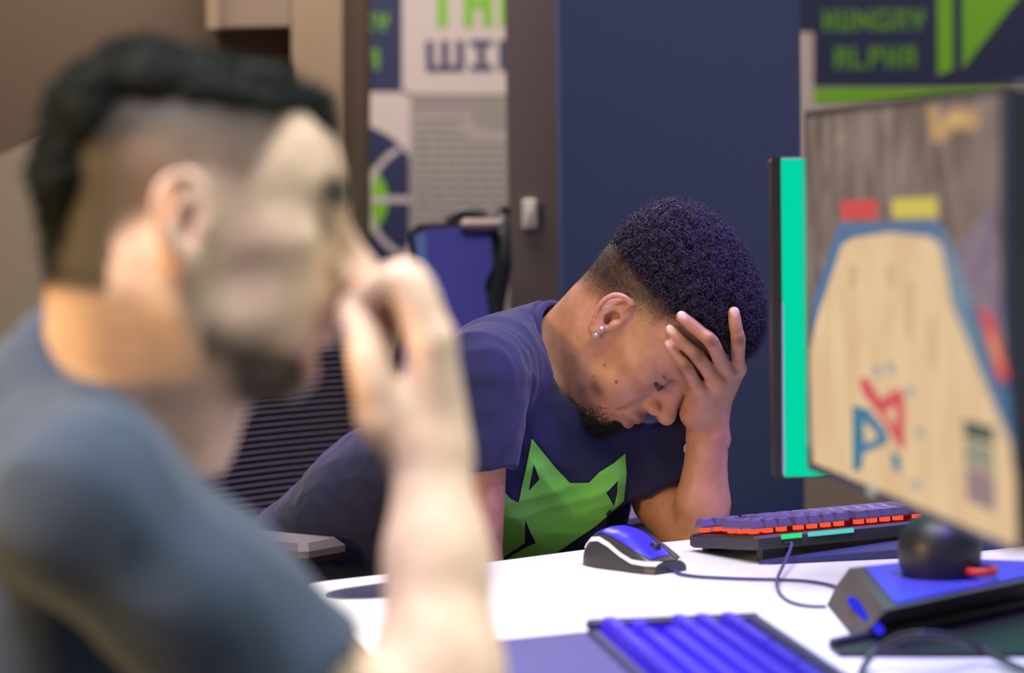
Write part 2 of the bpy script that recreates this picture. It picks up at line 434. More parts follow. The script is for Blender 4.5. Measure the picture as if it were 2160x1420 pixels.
print_poly(t, [(2030, -160), (2060, -160), (2290, -160), (2128, 20), (2030, 146)], M_green, 'emblem')
t = panel('wall_poster', 'white poster strip with a green band seen over the game monitor', [(1640, 68), (1716, 68), (1716, 184), (2420, 184), (2420, 760), (1640, 760)], M_paper)
print_poly(t, [(1718, 186), (2130, 186), (2130, 214), (1718, 220)], M_green, 'band')
print_poly(t, [(2136, 330), (2420, 330), (2420, 700), (2136, 700)], mat('blue_print', srgb(60, 84, 140), .6), 'block')
# ------------------------------------------------------------------ desk and what stands on it
DZ = .725
M_desk = mat('white_laminate', (.86, .86, .88), .35, noise=.02, nscale=6)
tip = [(-.225, 2.735)]
out = [(-.08, 1.35), (-.08, 1.9), (-.10, 2.1), (-.13, 2.3), (-.168, 2.48), (-.205, 2.62), (-.224, 2.69), (-.230, 2.735), (-.220, 2.762), (-.19, 2.782), (-.027, 2.897), (.088, 2.992), (.19, 3.046), (.45, 3.205), (.75, 3.40), (1.25, 3.5), (1.25, 1.35)]
desk = thing('desk', 'white gaming desk with a rounded corner under the mouse and keyboards', 'desk', (.5, 2.4, 0))
# desktop with an oval cable opening
oc = PZ(826, 1245, DZ)[:2]; ou = unit([.72, .58]); ov = np.array([-ou[1], ou[0]])
hole = [oc + ou * .075 * math.copysign(abs(math.cos(a)) ** .7, math.cos(a)) + ov * .042 * math.copysign(abs(math.sin(a)) ** .8, math.sin(a)) for a in np.linspace(0, 2 * math.pi, 36, endpoint=False)]
bm = bmesh.new()
def loop(bm, pts, z):
    vs = [bm.verts.new((p[0], p[1], z)) for p in pts]
    return vs, [bm.edges.new((vs[i], vs[(i + 1) % len(vs)])) for i in range(len(vs))]
v1, e1 = loop(bm, out, DZ); v2, e2 = loop(bm, hole, DZ)
r = bmesh.ops.triangle_fill(bm, edges=e1 + e2, use_beauty=True)
ex = bmesh.ops.extrude_face_region(bm, geom=bm.faces[:])
bmesh.ops.translate(bm, verts=[g for g in ex['geom'] if isinstance(g, bmesh.types.BMVert)], vec=(0, 0, -.028))
bmesh.ops.recalc_face_normals(bm, faces=bm.faces)
me = bpy.data.meshes.new('desktop'); bm.to_mesh(me); bm.free(); link('desktop', me, M_desk, desk)
M_grom = mat('grey_green_rubber', srgb(66, 70, 78), .5)
mb = MB()
rings = []
for z, k in ((DZ - .05, .93), (DZ + .0005, .95), (DZ + .0015, .99), (DZ - .001, 1.0)):
    for p in hole: q = oc + (p - oc) * k; rings.append((q[0], q[1], z))
mb.grid(rings, 4, 36, wrap=True); mb.build('grommet', M_grom, desk, smooth=True)
mb = MB(); mb.prism([(oc[0] + (p[0] - oc[0]) * .93, oc[1] + (p[1] - oc[1]) * .93, DZ - .052) for p in hole], (0, 0, .006)); mb.build('cable_tray', M_dark, desk)
for k, dx in enumerate((.012, .03, .045)):
    a = oc + ou * dx
    MB().tube(smooth_path([(a[0] + .004 * k, a[1] + .02, DZ - .045), (a[0], a[1], DZ - .02), (a[0] + .012, a[1] - .018, DZ - .012), (a[0] + .03, a[1] - .02, DZ - .046)], 6), .0028, 6).build('hidden_cable', M_white if k == 1 else M_black, desk, smooth=True)
for x, y in ((.1, 1.5), (1.15, 1.5), (1.15, 3.3), (.2, 2.85)):
    MB().box((x, y, (DZ - .028) / 2), (.05, .05, DZ - .028), bev=.006).build('leg', M_dark, desk)
MB().box((.62, 2.1, .5), (.04, 1.3, .3)).build('modesty_panel', M_dark, desk)

# ---- game monitor (screen facing the man in grey)
A, B, C_, D = P(1692, 236, 2.22), P(1711, 989, 2.22), P(2151, 1172, 1.69), P(2126, 176, 1.69)
bx = unit((C_ - B) + (D - A)); bx[2] = 0; bx = unit(bx)
bz = np.array([0, 0, 1.0]); bn = np.cross(bx, bz)                 # bn points out of the screen, to the left
if bn[0] > 0: bn = -bn
wid = (np.linalg.norm(C_ - B) + np.linalg.norm(D - A)) / 2; ht = ((A - B)[2] + (D - C_)[2]) / 2
mc = (A + B + C_ + D) / 4
mon = thing('monitor', 'large monitor showing a basketball game facing the man in grey', 'monitor', (mc[0] + .05, mc[1], DZ))
MB().box(mc - bn * .014, (wid, .022, ht), X=bx, Y=bn, Z=bz, bev=.003).build('case', M_dark, mon)
def sp(u, v, off=.0): return mc + bx * (u - .5) * wid + bz * (v - .5) * ht + bn * (off)
bl, br, bt, bb = .004, .022, .006, .020
U0, U1, V0, V1 = bl / wid, 1 - br / wid, bb / ht, 1 - bt / ht
M_bez = mat('slate_bezel', srgb(62, 66, 86), .4)
for q, nm in ((((0, 0), (1, 0), (1, V0), (0, V0)), 'bottom_bezel'), (((0, V1), (1, V1), (1, 1), (0, 1)), 'top_bezel'), (((0, V0), (U0, V0), (U0, V1), (0, V1)), 'side_bezel'), (((U1, V0), (1, V0), (1, V1), (U1, V1)), 'side_bezel')):
    MB().prism([sp(u, v, -.004) for u, v in q], bn * .005).build(nm, M_bez if nm == 'bottom_bezel' else mat('near_bezel', srgb(34, 46, 70), .4) if q[0][0] == U1 else M_dark, mon)
# the picture on the screen: light given off by flat coloured shapes
def screen_mat(name, lo, hi, scale, stretch=(1, 1, 1), s=1.0):
    m = glow(name, lo, s); nt = m.node_tree; e = nt.nodes['Emission']
    tc = nt.nodes.new('ShaderNodeTexCoord'); mp = nt.nodes.new('ShaderNodeMapping'); mp.inputs['Scale'].default_value = stretch
    n = nt.nodes.new('ShaderNodeTexNoise'); n.inputs['Scale'].default_value = scale; n.inputs['Detail'].default_value = 4
    r = nt.nodes.new('ShaderNodeValToRGB'); r.color_ramp.elements[0].position = .35; r.color_ramp.elements[1].position = .7
    r.color_ramp.elements[0].color = (*lo, 1); r.color_ramp.elements[1].color = (*hi, 1)
    nt.links.new(tc.outputs['Object'], mp.inputs[0]); nt.links.new(mp.outputs[0], n.inputs['Vector']); nt.links.new(n.outputs['Fac'], r.inputs[0]); nt.links.new(r.outputs[0], e.inputs[0])
    return m
scr = MB().poly([sp(U0, V0, .0012), sp(U1, V0, .0012), sp(U1, V1, .0012), sp(U0, V1, .0012)]).build('screen', screen_mat('crowd_picture', srgb(104, 88, 76), srgb(150, 132, 126), 45, (1, 1, .45)), mon, fix=False)
def spx(px, py, off): return PP(px, py, mc + bn * off, bn)
lay = [.0014]
def shape(name, pts, col, s=1.0, m=None):
    lay[0] += .00006
    MB().poly([spx(a, b, lay[0]) for a, b in pts]).build(name, m or glow('picture_' + name, srgb(*col), s), scr, fix=False)
shape('stands', [(1990, 560), (2100, 420), (2112, 640), (2120, 760), (2050, 650)], (138, 126, 140), m=screen_mat('stand_picture', srgb(112, 104, 128), srgb(156, 130, 130), 60))
shape('floor_edge', [(1768, 470), (1984, 466), (2040, 660), (2128, 900), (2138, 1010), (2060, 880), (1985, 540), (1765, 540), (1712, 720), (1711, 640)], (96, 118, 150))
shape('court', [(1775, 512), (1800, 498), (1880, 486), (1960, 494), (1984, 520), (2010, 640), (2060, 770), (2126, 900), (2142, 1010), (2146, 1156), (1714, 976), (1708, 740), (1730, 640)], (226, 192, 150), m=screen_mat('court_picture', srgb(218, 182, 140), srgb(232, 202, 160), 22, (1, 1, .5)))
shape('court_line', [(1716, 640), (1770, 480), (1982, 476), (1992, 516), (1960, 500), (1880, 490), (1800, 502), (1776, 516), (1728, 656), (1712, 716)], (92, 116, 150))
shape('court_line', [(1982, 476), (2000, 500), (2056, 650), (2128, 850), (2140, 960), (2120, 910), (2056, 760), (2006, 640)], (118, 138, 154))
shape('court_line', [(2040, 640), (2060, 650), (2130, 830), (2138, 930), (2100, 850)], (84, 110, 140))
shape('banner', [(1774, 424), (1852, 422), (1852, 462), (1774, 464)], (206, 84, 84))
shape('banner', [(1882, 420), (1978, 416), (1978, 458), (1882, 461)], (208, 190, 92))
shape('banner', [(2062, 650), (2092, 664), (2120, 760), (2128, 800), (2106, 806)], (212, 84, 84))
shape('banner', [(2076, 690), (2100, 720), (2118, 782), (2098, 760)], (226, 150, 96))
for q in ([(1790, 560), (1812, 560), (1808, 600), (1790, 620)], [(1870, 560), (1888, 552), (1886, 610), (1868, 600)], [(1960, 670), (1975, 660), (1975, 800), (1958, 760)], [(1912, 600), (1930, 590), (1926, 730), (1912, 700)]):
    shape('player_shadow', q, (206, 176, 138))
# red and blue letter mark on the court
shape('court_mark', [(1812, 800), (1828, 796), (1858, 842), (1896, 818), (1908, 836), (1908, 950), (1894, 942), (1858, 878), (1820, 832)], (208, 92, 96))
shape('court_mark', [(1866, 870), (1890, 856), (1888, 900)], (226, 192, 150))
shape('court_mark', [(1798, 856), (1830, 862), (1872, 914), (1872, 936), (1822, 956), (1818, 990), (1798, 996)], (70, 124, 150))
shape('court_mark', [(1822, 888), (1848, 914), (1850, 926), (1824, 936)], (226, 192, 150))
shape('court_mark', [(1880, 950), (1898, 962), (1900, 1000), (1884, 990)], (70, 124, 150))
for x, y in ((1850, 782), (1880, 776), (1920, 826), (1940, 912), (1932, 1022), (1838, 1034)):
    shape('court_mark', [(x - 9, y - 12), (x + 9, y - 8), (x + 9, y + 14), (x - 9, y + 10)], (170, 168, 160))
shape('scoreboard', [(2032, 884), (2096, 902), (2098, 938), (2034, 922)], (84, 94, 88))
shape('scoreboard', [(2034, 926), (2096, 944), (2098, 1000), (2036, 978)], (150, 146, 128))
shape('scoreboard', [(2036, 982), (2098, 1004), (2100, 1082), (2040, 1056)], (150, 126, 130))
shape('caption', [(1956, 226), (1974, 222), (1984, 254), (2010, 230), (2066, 232), (2062, 276), (2012, 270), (1990, 300), (1966, 298)], (188, 150, 104))
shape('caption', [(1996, 244), (2034, 238), (2030, 262), (2000, 266)], (210, 168, 108))
shape('caption', [(1764, 284), (1780, 282), (1780, 302), (1764, 302)], (150, 140, 118))
# arm behind the screen, reaching back to a post on the desk
ax_ = np.array([1.0, .1, 0])
MB().box(mc - bn * .035, (.1, .03, .1), X=bx, Y=bn, Z=bz, bev=.004).build('mount_plate', M_black, mon)
post = np.array([.80, mc[1] + .05, DZ])
MB().tube([mc - bn * .04, mc - bn * .2, post + [-.02, 0, mc[2] - DZ]], .018, 12).build('monitor_arm', M_black, mon, smooth=True)
MB().tube([post, post + [0, 0, mc[2] - DZ + .05]], .02, 14).build('arm_post', M_black, mon, smooth=True)
MB().box(post + [0, 0, .0064], (.11, .11, .012), bev=.004).build('post_foot', M_black, mon)

# ---- second monitor, teal picture
T0, T1 = P(1626, 332, 2.62), P(1640, 1014, 2.62)
tx = unit([1, .06, 0]); tn = np.array([tx[1], -tx[0], 0]); tw = .54; tz0, tz1 = T1[2], T0[2]; th = tz1 - tz0
tc_ = np.array([(T0[0] + T1[0]) / 2, T0[1], 0]) + tx * tw / 2; tc_[2] = (tz0 + tz1) / 2
FOOT = np.array([.415, 2.49])
m2 = thing('monitor', 'slim monitor glowing plain teal behind the game monitor', 'monitor', (FOOT[0], FOOT[1], DZ))
MB().box(tc_ - tn * .016, (tw, .026, th), X=tx, Y=-tn, Z=bz, bev=.004).build('case', mat('teal_side_case', (.016, .018, .03), .4), m2)
def tp(u, v, off=.0): return tc_ + tx * (u - .5) * tw + bz * (v - .5) * th + tn * off
b0 = .0095 / tw
MB().poly([tp(b0, .003, -.0022), tp(1 - b0, .003, -.0022), tp(1 - b0, .994, -.0022), tp(b0, .994, -.0022)]).build('screen', glow('teal_picture', srgb(2, 214, 166), 1.0), m2, fix=False)
MB().prism([tp(0, 0, -.003), tp(b0, 0, -.003), tp(b0, 1, -.003), tp(0, 1, -.003)], tn * .0025).build('side_bezel', M_black, m2)
MB().prism([tp(b0 * .85, .012, -.0008), tp(b0 * 1.1, .012, -.0008), tp(b0 * 1.1, .55, -.0008), tp(b0 * .95, .55, -.0008)], tn * .001).build('bezel_trim', mat('lilac_trim', srgb(150, 150, 210), .3), m2)
MB().prism([tp(b0, -.001, -.003), tp(1, -.001, -.003), tp(1, .004, -.003), tp(b0, .004, -.003)], tn * .0025).build('bottom_bezel', M_dark, m2)
# angular foot, ball shaped neck with red ring
M_foot = mat('foot_plastic', (.07, .065, .06), .42); M_foot2 = mat('foot_top_blue_light', (.07, .07, .55), .35)  # blue light falling on the foot's top is put into its colour
def onz(pts, z): return [tuple(PZ(a, b, z)[:2]) for a, b in pts]
ft = onz([(1792, 1198), (1868, 1288), (2215, 1216), (2190, 1184), (1980, 1178)], DZ + .036)
fm = onz([(1764, 1236), (1838, 1322), (2225, 1240), (2200, 1200), (1975, 1192)], DZ + .016)
fb = onz([(1744, 1276), (1804, 1352), (2222, 1262), (2200, 1216), (1970, 1208)], DZ + .0005)
mb = MB(); n = 5
vs = [(x, y, DZ + .0005) for x, y in fb] + [(x, y, DZ + .016) for x, y in fm] + [(x, y, DZ + .036) for x, y in ft]
mb.add(vs, [tuple(range(n - 1, -1, -1)), tuple(range(2 * n, 3 * n))] + [(k * n + i, k * n + (i + 1) % n, (k + 1) * n + (i + 1) % n, (k + 1) * n + i) for k in range(2) for i in range(n)])
mb.build('stand_foot', M_foot, m2)
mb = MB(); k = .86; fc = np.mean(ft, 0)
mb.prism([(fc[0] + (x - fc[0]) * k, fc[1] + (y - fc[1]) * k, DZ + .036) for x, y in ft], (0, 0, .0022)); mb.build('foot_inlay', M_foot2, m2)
a_, b_ = PZ(1788, 1268, DZ + .020), PZ(1846, 1330, DZ + .014)
MB().tube([a_ + RT * .004, b_ + RT * .004], .0045, 8).build('light_bar', glow('blue_bar', (.03, .03, .85), 1.0), m2)
prof = [(.036, .0385), (.040, .050), (.041, .066), (.038, .080), (.028, .092), (.012, .099)]
vs = [(FOOT[0] + r * math.cos(a), FOOT[1] + r * math.sin(a), DZ + z) for r, z in prof for a in np.linspace(0, 2 * math.pi, 28, endpoint=False)]
MB().grid(vs, len(prof), 28, wrap=True).build('neck', M_black, m2, smooth=True)
MB().tube(smooth_path([np.array([FOOT[0], FOOT[1], DZ + .06]), np.array([FOOT[0] + .01, FOOT[1] + .02, DZ + .085]), np.array([FOOT[0] + .04, FOOT[1] + .10, DZ + .094]), np.array([FOOT[0] + .07, tc_[1] + .075, DZ + .12]), np.array([tc_[0], tc_[1] + .075, tc_[2] - .05]), np.array([tc_[0], tc_[1] + .06, tc_[2]])], 5), .019, 12).build('arm', M_black, m2, smooth=True)
MB().box(tc_ + [0, .035, 0], (.1, .05, .1)).build('mount_block', M_black, m2)
vs = [(FOOT[0] + .035 + r * math.cos(a), FOOT[1] - .03 + r * math.sin(a), DZ + z) for r, z in ((.012, .043), (.016, .0435), (.016, .050), (.012, .0505)) for a in np.linspace(0, 2 * math.pi, 20, endpoint=False)]
MB().grid(vs, 4, 20, wrap=True).build('red_ring', mat('red_accent', (.55, .04, .02), .4), m2, smooth=True)

# ---- black cable channel across the desk and the cables
ch = [PZ(1752, 1374, DZ)[:2], PZ(2200, 1280, DZ)[:2], PZ(2330, 1340, DZ)[:2], PZ(2240, 1388, DZ)[:2], PZ(1770, 1388, DZ)[:2]]
cb_ = thing('cable_channel', 'long black cable channel on the desk in front of the monitor foot', 'cable tray', (*np.mean(ch, 0), DZ))
MB().prism([(x, y, DZ + .0004) for x, y in ch], (0, 0, .004)).build('channel_base', M_black, cb_)
MB().box(((ch[0][0] + ch[1][0]) / 2, (ch[0][1] + ch[1][1]) / 2, DZ + .006), (np.linalg.norm(ch[1] - ch[0]), .008, .011), X=[*unit(ch[1] - ch[0]), 0], Y=[-unit(ch[1] - ch[0])[1], unit(ch[1] - ch[0])[0], 0], bev=.002).build('channel_rim', M_dark, cb_)
M_cable = mat('cable_rubber', (.02, .02, .03), .45)
def cable(pts, r, name, label, z=None):
    q = []
    for p in pts:
        a = PZ(p[0], p[1], DZ + r + (p[2] if len(p) > 2 else 0)); q.append(a)
    o = MB().tube(smooth_path(q, 8), r, 8).build(name, M_cable, smooth=True)
    return tag(o, label, 'cable')
cable([(1890, 1640, .0), (1845, 1520, .0), (1815, 1440, .002), (1832, 1392, .007), (1880, 1352, .022), (1940, 1338, .03), (2010, 1346, .024), (2080, 1376, .007), (2180, 1420, .002), (2400, 1470, .0), (2700, 1490, .0)], .0035, 'monitor_cable', 'black cable arching over the cable channel')

# ---- mouse
ma, mb_ = PZ(1242, 1199, DZ), PZ(1436, 1199, DZ)
hd = unit([.64, -.77, 0]); side = np.array([hd[1], -hd[0], 0])        # side points to the camera
mo = np.array([PZ(1230, 1191, DZ)[0], PZ(1230, 1191, DZ)[1], DZ]) - side * .024
mo = mo - hd * .006
ML = .124
mouse = thing('computer_mouse', 'dark gaming mouse with a white light strip and violet back on the white desk', 'mouse', mo + hd * ML / 2)
tk = [0, .06, .16, .3, .45, .6, .75, .9, 1.0]; hk = [.016, .027, .037, .0425, .041, .036, .028, .018, .012]; wk = [.018, .026, .031, .0335, .033, .031, .0305, .029, .024]
zk = [.013, .018, .026, .0285, .0235, .0145, .0085, .0075, .0075]
ip = lambda k, t: float(np.interp(t, tk, k))
def msec(t, a):       # a: 0 at the near foot .. pi at the far foot
    w, h = ip(wk, t), ip(hk, t); c, s_ = math.cos(a), math.sin(a)
    return math.copysign(abs(c) ** .62, c) * w, max(0, s_) ** .8 * h
NT = 40; tt = [i / NT for i in range(NT + 1)]
def mp_(t, y, z, out=0): return mo + hd * t * ML + side * (y + math.copysign(out, y)) + np.array([0, 0, z + .001])
def at_height(t, z):
    lo, hi = 0, math.pi / 2
    for _ in range(24):
        m_ = (lo + hi) / 2
        if msec(t, m_)[1] < z: lo = m_
        else: hi = m_
    return lo
def skin(t0, t1, a0, a1, nu=30, nv=12, off=0):
    vs = []
    for i in range(nu + 1):
        t = t0 + (t1 - t0) * i / nu; A0 = a0(t) if callable(a0) else a0; A1 = a1(t) if callable(a1) else a1
        for j in range(nv + 1):
            y, z = msec(t, A0 + (A1 - A0) * j / nv); vs.append(mp_(t, y * (1 + off / .03), z + off))
    return vs, nu + 1, nv + 1
az = lambda t: at_height(t, min(ip(zk, t), ip(hk, t) * .93))
bw = .0050
az2 = lambda t: at_height(t, min(ip(zk, t) + bw, ip(hk, t) * .97))
vs, a, b = skin(0, 1, 0, math.pi, 40, 32, -.0006); mbm = MB().grid(vs, a, b)
for t in (0, 1): mbm.add([mp_(t, *msec(t, math.pi * j / 32)) for j in range(33)], [tuple(range(33))])
mbm.build('shell', mat('mouse_charcoal', (.035, .037, .045), .45), mouse, smooth=True)
for sgn in (1, -1):
    f0 = (lambda t: az(t)) if sgn > 0 else (lambda t: math.pi - az(t)); f1 = (lambda t: az2(t)) if sgn > 0 else (lambda t: math.pi - az2(t))
    vs, a, b = skin(.02, 1, f0, f1, 40, 3, .0006); MB().grid(vs, a, b).build('light_strip', glow('mouse_light', (.92, .88, 1), 1.1), mouse, smooth=True)
vs, a, b = skin(.02, .99, lambda t: az2(t) + .03, lambda t: math.pi - az2(t) - .03, 40, 20, .0003); MB().grid(vs, a, b).build('top_shell', mat('mouse_top', (.045, .045, .035), .3, coat=.3), mouse, smooth=True)
vs, a, b = skin(.22, .93, lambda t: az2(t) * .45 + .62, 1.72, 30, 14, .0011); MB().grid(vs, a, b).build('button', mat('mouse_violet', srgb(46, 40, 190), .35), mouse, smooth=True)
vs, a, b = skin(.55, .97, 1.78, 2.3, 20, 8, .0011); MB().grid(vs, a, b).build('button', mat('mouse_dark_button', (.03, .03, .035), .35), mouse, smooth=True)
wc = mp_(.8, *msec(.8, math.pi / 2)) + np.array([0, 0, .0005])
MB().tube([wc - side * .0035, wc + side * .0035], .006, 16).build('scroll_wheel', M_black, mouse, smooth=True)
front = mp_(1.0, 0, .004)
cp = [front - hd * .004, front + hd * .006 - [0, 0, .002]] + [PZ(x, y, DZ + .0025) for x, y in ((1440, 1212), (1478, 1217), (1560, 1221), (1640, 1223), (1700, 1226), (1745, 1233), (1776, 1246))]
cp[-1][2] = DZ + .004
MB().tube(smooth_path(cp, 8), .0018, 8).build('cord', mat('violet_cable', srgb(46, 40, 120), .5), mouse, smooth=True)

# ---- keyboards
def keyboard(name, label, o, ux, uy, light, key_m, rest=0.0, feet=0.0, body_m=M_dark, rows=6, gap=.0012, lift=.0175, unitw=.019, rim=0.0):
    """o: left front corner on the desk; ux along the rows, uy from the user to the back"""
    ux, uy = np.array([*unit(ux), 0]), np.array([*unit(uy), 0]); LX = unitw * 18.6; LY = unitw * rows + .022 + rim
    z0 = .004; tilt = feet / LY
    uyt = unit(uy + np.array([0, 0, tilt])); nz = np.cross(ux, uyt)
    if nz[2] < 0: nz = -nz
    base = np.array([o[0], o[1], DZ])
    t = thing(name, label, 'keyboard', base + ux * LX / 2 + uy * LY / 2)
    b0 = base + np.array([0, 0, z0])
    L = lambda x, y, z=0: b0 + ux * x + uyt * y + nz * z
    MB().box(L(LX / 2, LY / 2, .008), (LX, LY, .016), X=ux, Y=uyt, Z=nz, bev=.003).build('case', body_m, t)
    MB().box(L(LX / 2, (LY - rim) / 2 + .002, .0163), (LX - .014, LY - .018 - rim, .0012), X=ux, Y=uyt, Z=nz).build('light_plate', light, t)
    for fx in (.03, LX - .03):
        MB().box(base + ux * fx + uy * (LY - .015) + np.array([0, 0, (z0 + feet * .9) / 2 + .0004]), (.03, .012, z0 + feet * .9), X=ux, Y=uy).build('foot', M_black, t)
        MB().box(base + ux * fx + uy * .012 + np.array([0, 0, z0 / 2 + .0013]), (.03, .012, z0 + .002), X=ux, Y=uy).build('foot', M_black, t)
    if rim:
        MB().box(L(LX - .004, LY / 2, .0195), (.008, LY, .010), X=ux, Y=uyt, Z=nz, bev=.003).build('end_rim', body_m, t)
        MB().box(L(LX / 2, LY - .006, .019), (LX, .012, .009), X=ux, Y=uyt, Z=nz, bev=.003).build('back_rim', body_m, t)
    if rest:
        vs = [(0, .002), (-rest, .002), (-rest, .006), (-rest * .85, .012), (0, .017)]
        MB().prism([base + uy * (y - .001) + np.array([0, 0, z]) for y, z in vs], ux * LX).build('wrist_rest', mat(name + '_rest', srgb(62, 62, 112), .6, bump=.2, bscale=700), t)  # grey rest with the blue light on it mixed into the colour
    cache = {}
    if lift > .018:
        sw_ = MB().box(nz * .0045, (.0090, .0090, .0075), X=ux, Y=uyt, Z=nz).build('switch', glow('orange_switch_light', (1, .085, .03), 1.25), None); cache['s'] = sw_.data; bpy.data.objects.remove(sw_)
    def key(x, y, w):
        k = round(w, 2)
        c = L(x, y, lift)
        if k not in cache:
            w2 = w * unitw - .0012; d2 = unitw - gap; m = MB(); vs = []
            for zz, ins in ((.004, .0002), (.006, 0), (.0135, .0028), (.0145, .0040)):
                for a, b in ((-1, -1), (1, -1), (1, 1), (-1, 1)): vs.append(ux * (a * (w2 / 2 - ins)) + uyt * (b * (d2 / 2 - ins)) + nz * zz)
            m.add(vs, [(3, 2, 1, 0), (12, 13, 14, 15)] + [(r * 4 + i, r * 4 + (i + 1) % 4, r * 4 + 4 + (i + 1) % 4, r * 4 + 4 + i) for r in range(3) for i in range(4)])
            ob = m.build('key', key_m, None); cache[k] = ob.data
        else:
            ob = bpy.data.objects.new('key', cache[k]); COL.objects.link(ob)
        ob.location = tuple(c); attach(ob, t)
        if lift > .018 and (y > LY - .03 or x > LX - .03):
            sb = bpy.data.objects.new('switch', cache['s']); COL.objects.link(sb); sb.location = tuple(L(x, y, .017)); attach(sb, t)
    R = [[1.25, 1.25, 1.25, 6.25, 1.25, 1.25, 1.25, 1.25, -.25, 1, 1, 1], [2.25] + [1] * 10 + [2.75, -1.25, 1, -1], [1.75] + [1] * 11 + [2.25], [1.5] + [1] * 12 + [1.5, -.25, 1, 1, 1], [1] * 13 + [2, -.25, 1, 1, 1], [1, -1, 1, 1, 1, 1, -.5, 1, 1, 1, 1, -.5, 1, 1, 1, 1, -.25, 1, 1, 1]]
    for r, row in enumerate(R):
        x = .006; y = .011 + unitw * (r + .5) + (.003 if r == 5 else 0)
        for w in row:
            if w > 0: key(x + w * unitw / 2, y, w)
            x += abs(w) * unitw
    return t, L, LX, LY, ux, uyt, nz

# near keyboard: rows run away from the camera, blue light under the keys
kz = DZ + .022
c_back = PZ(1596, 1306, kz)[:2]; e_dir = unit(PZ(1765, 1418, kz)[:2] - c_back)   # along its back edge, towards the camera
ux = -e_dir; uy = np.array([-ux[1], ux[0]]); uy = uy if uy[0] > 0 else -uy
LXa = .019 * 18.6; LYa = .019 * 6 + .022
o = c_back - uy * (.0215 * 6 + .032) - ux * .0215 * 18.6
M_bkey = mat('blue_light_tint_key', (.04, .02, .60), .4)  # blue light on the key tops is painted into their base colour
kb1 = keyboard('mechanical_keyboard', 'dark keyboard with blue lit rows of keys beside the forearm of the man in grey', o, ux, uy, glow('blue_key_light', (.05, .012, .95), 1.0), M_bkey, rest=.105, gap=.006, unitw=.0215, rim=.012, lift=.0125, body_m=mat('slate_case', srgb(46, 48, 84), .5))
# far keyboard: end on, red light under the keys
Akb, Bkb = PZ(1596, 1192, DZ)[:2], PZ(1428, 1158, DZ)[:2]
dv = unit(Bkb - Akb); ux = np.array([-dv[1], dv[0]]); ux = ux if ux[0] < 0 else -ux    # the user's right is towards -x
ou_ = dv; LXb = LXa
uy2 = -dv
o = Akb + dv * LYa - ux * LXa
kb2 = keyboard('mechanical_keyboard', 'black keyboard with glowing red light under its keys by the far elbow', o, ux, uy2, glow('red_key_light', (.10, .003, .003), 1.0), mat('painted_violet_sheen_key', (.10, .075, .20), .30), feet=.012, lift=.0192)  # violet light on these keys is painted into the key colour
t, L, LX, LY, ux_, uyt_, nz_ = kb2
def strip(x0, x1, m, y=1.0, z=.0125, h=.005):
    a = L(LX - x0, LY * y + .0012, z); b = L(LX - x1, LY * y + .0012, z)
    MB().box((a + b) / 2, (abs(x1 - x0), .0025, h), X=ux_, Y=uyt_, Z=nz_).build('light_bar', m, t)
strip(.035, .062, glow('green_bar', (.03, .85, .22), 1.0)); strip(.072, .135, glow('teal_bar', (.12, .62, .58), 1.0))
# blue wrist wedge between the keyboard's back and the desk
w0 = L(LX, LY + .004, 0); w1 = L(0, LY + .004, 0)
wedge = [np.array([*(Akb - ux * 0 - dv * .006), DZ + .001])]
pts = [np.array([*(Akb - ux * s - dv * g), z]) for s, g, z in ((.0, .004, DZ + .001), (.18, .06, DZ + .001), (.36, .06, DZ + .001), (.36, .004, DZ + .001))]
top = [p + np.array([0, 0, h]) for p, h in zip(pts, (.004, .010, .016, .018))]
pad = MB().add(pts + top, [(3, 2, 1, 0), (4, 5, 6, 7)] + [(i, (i + 1) % 4, 4 + (i + 1) % 4, 4 + i) for i in range(4)]).build('palm_rest', mat('navy_rubber', srgb(44, 50, 110), .55, bump=.2, bscale=600))
tag(pad, 'wedge shaped navy palm rest lying behind the red lit keyboard', 'palm rest')
cq = [L(LX - .04, LY - .002, .006), L(LX - .04, LY + .012, .003)] + [PZ(x, y, DZ + (.0066 if y < 1240 else .0022)) for x, y in ( (1641, 1218), (1639, 1236), (1648, 1256), (1668, 1270), (1700, 1278), (1742, 1280))]
MB().tube(smooth_path(cq, 8), .0018, 8).build('cord', mat('lilac_cable', srgb(66, 62, 120), .5), t, smooth=True)
# ------------------------------------------------------------------ chairs
M_rib = mat('rib_plastic', srgb(78, 68, 66), .6); M_sheet = mat('dark_mesh_fabric', srgb(30, 26, 34), .9)
M_pad = mat('armrest_rubber', srgb(92, 84, 86), .5, bump=.1, bscale=400); M_frame = mat('chair_black', (.014, .014, .018), .5)
def chair_base(t, c, zs, fdir):
    MB().tube([np.array([c[0], c[1], .07]), np.array([c[0], c[1], zs])], .028, 14).build('pedestal', M_frame, t, smooth=True)
    for k in range(5):
        a = 2 * math.pi * k / 5 + .3; d = np.array([math.cos(a), math.sin(a), 0]); b = np.array([c[0], c[1], .09])
        MB().tube([b, b + d * .15 + [0, 0, -.005], b + d * .29 + [0, 0, -.025]], [.022, .018, .014], 8).build('base_arm', M_frame, t, smooth=True)
        w = np.array([c[0], c[1], .028]) + d * .29; s_ = np.array([-d[1], d[0], 0])
        MB().tube([w - s_ * .022, w + s_ * .022], .028, 14).build('caster', M_frame, t, smooth=True)
fd2 = np.array([.80, -.60, 0]); lt2 = np.array([.60, .80, 0])
sc2 = np.array([-.17, 3.43, 0])
oc_ = thing('office_chair', 'black office chair with a ribbed mesh back under the man in navy', 'chair', sc2)
chair_base(oc_, sc2, .42, fd2)
MB().box(sc2 + [0, 0, .445], (.48, .48, .05), X=fd2, Y=lt2, bev=.018).build('seat', M_sheet, oc_)
bc = sc2 - fd2 * .27
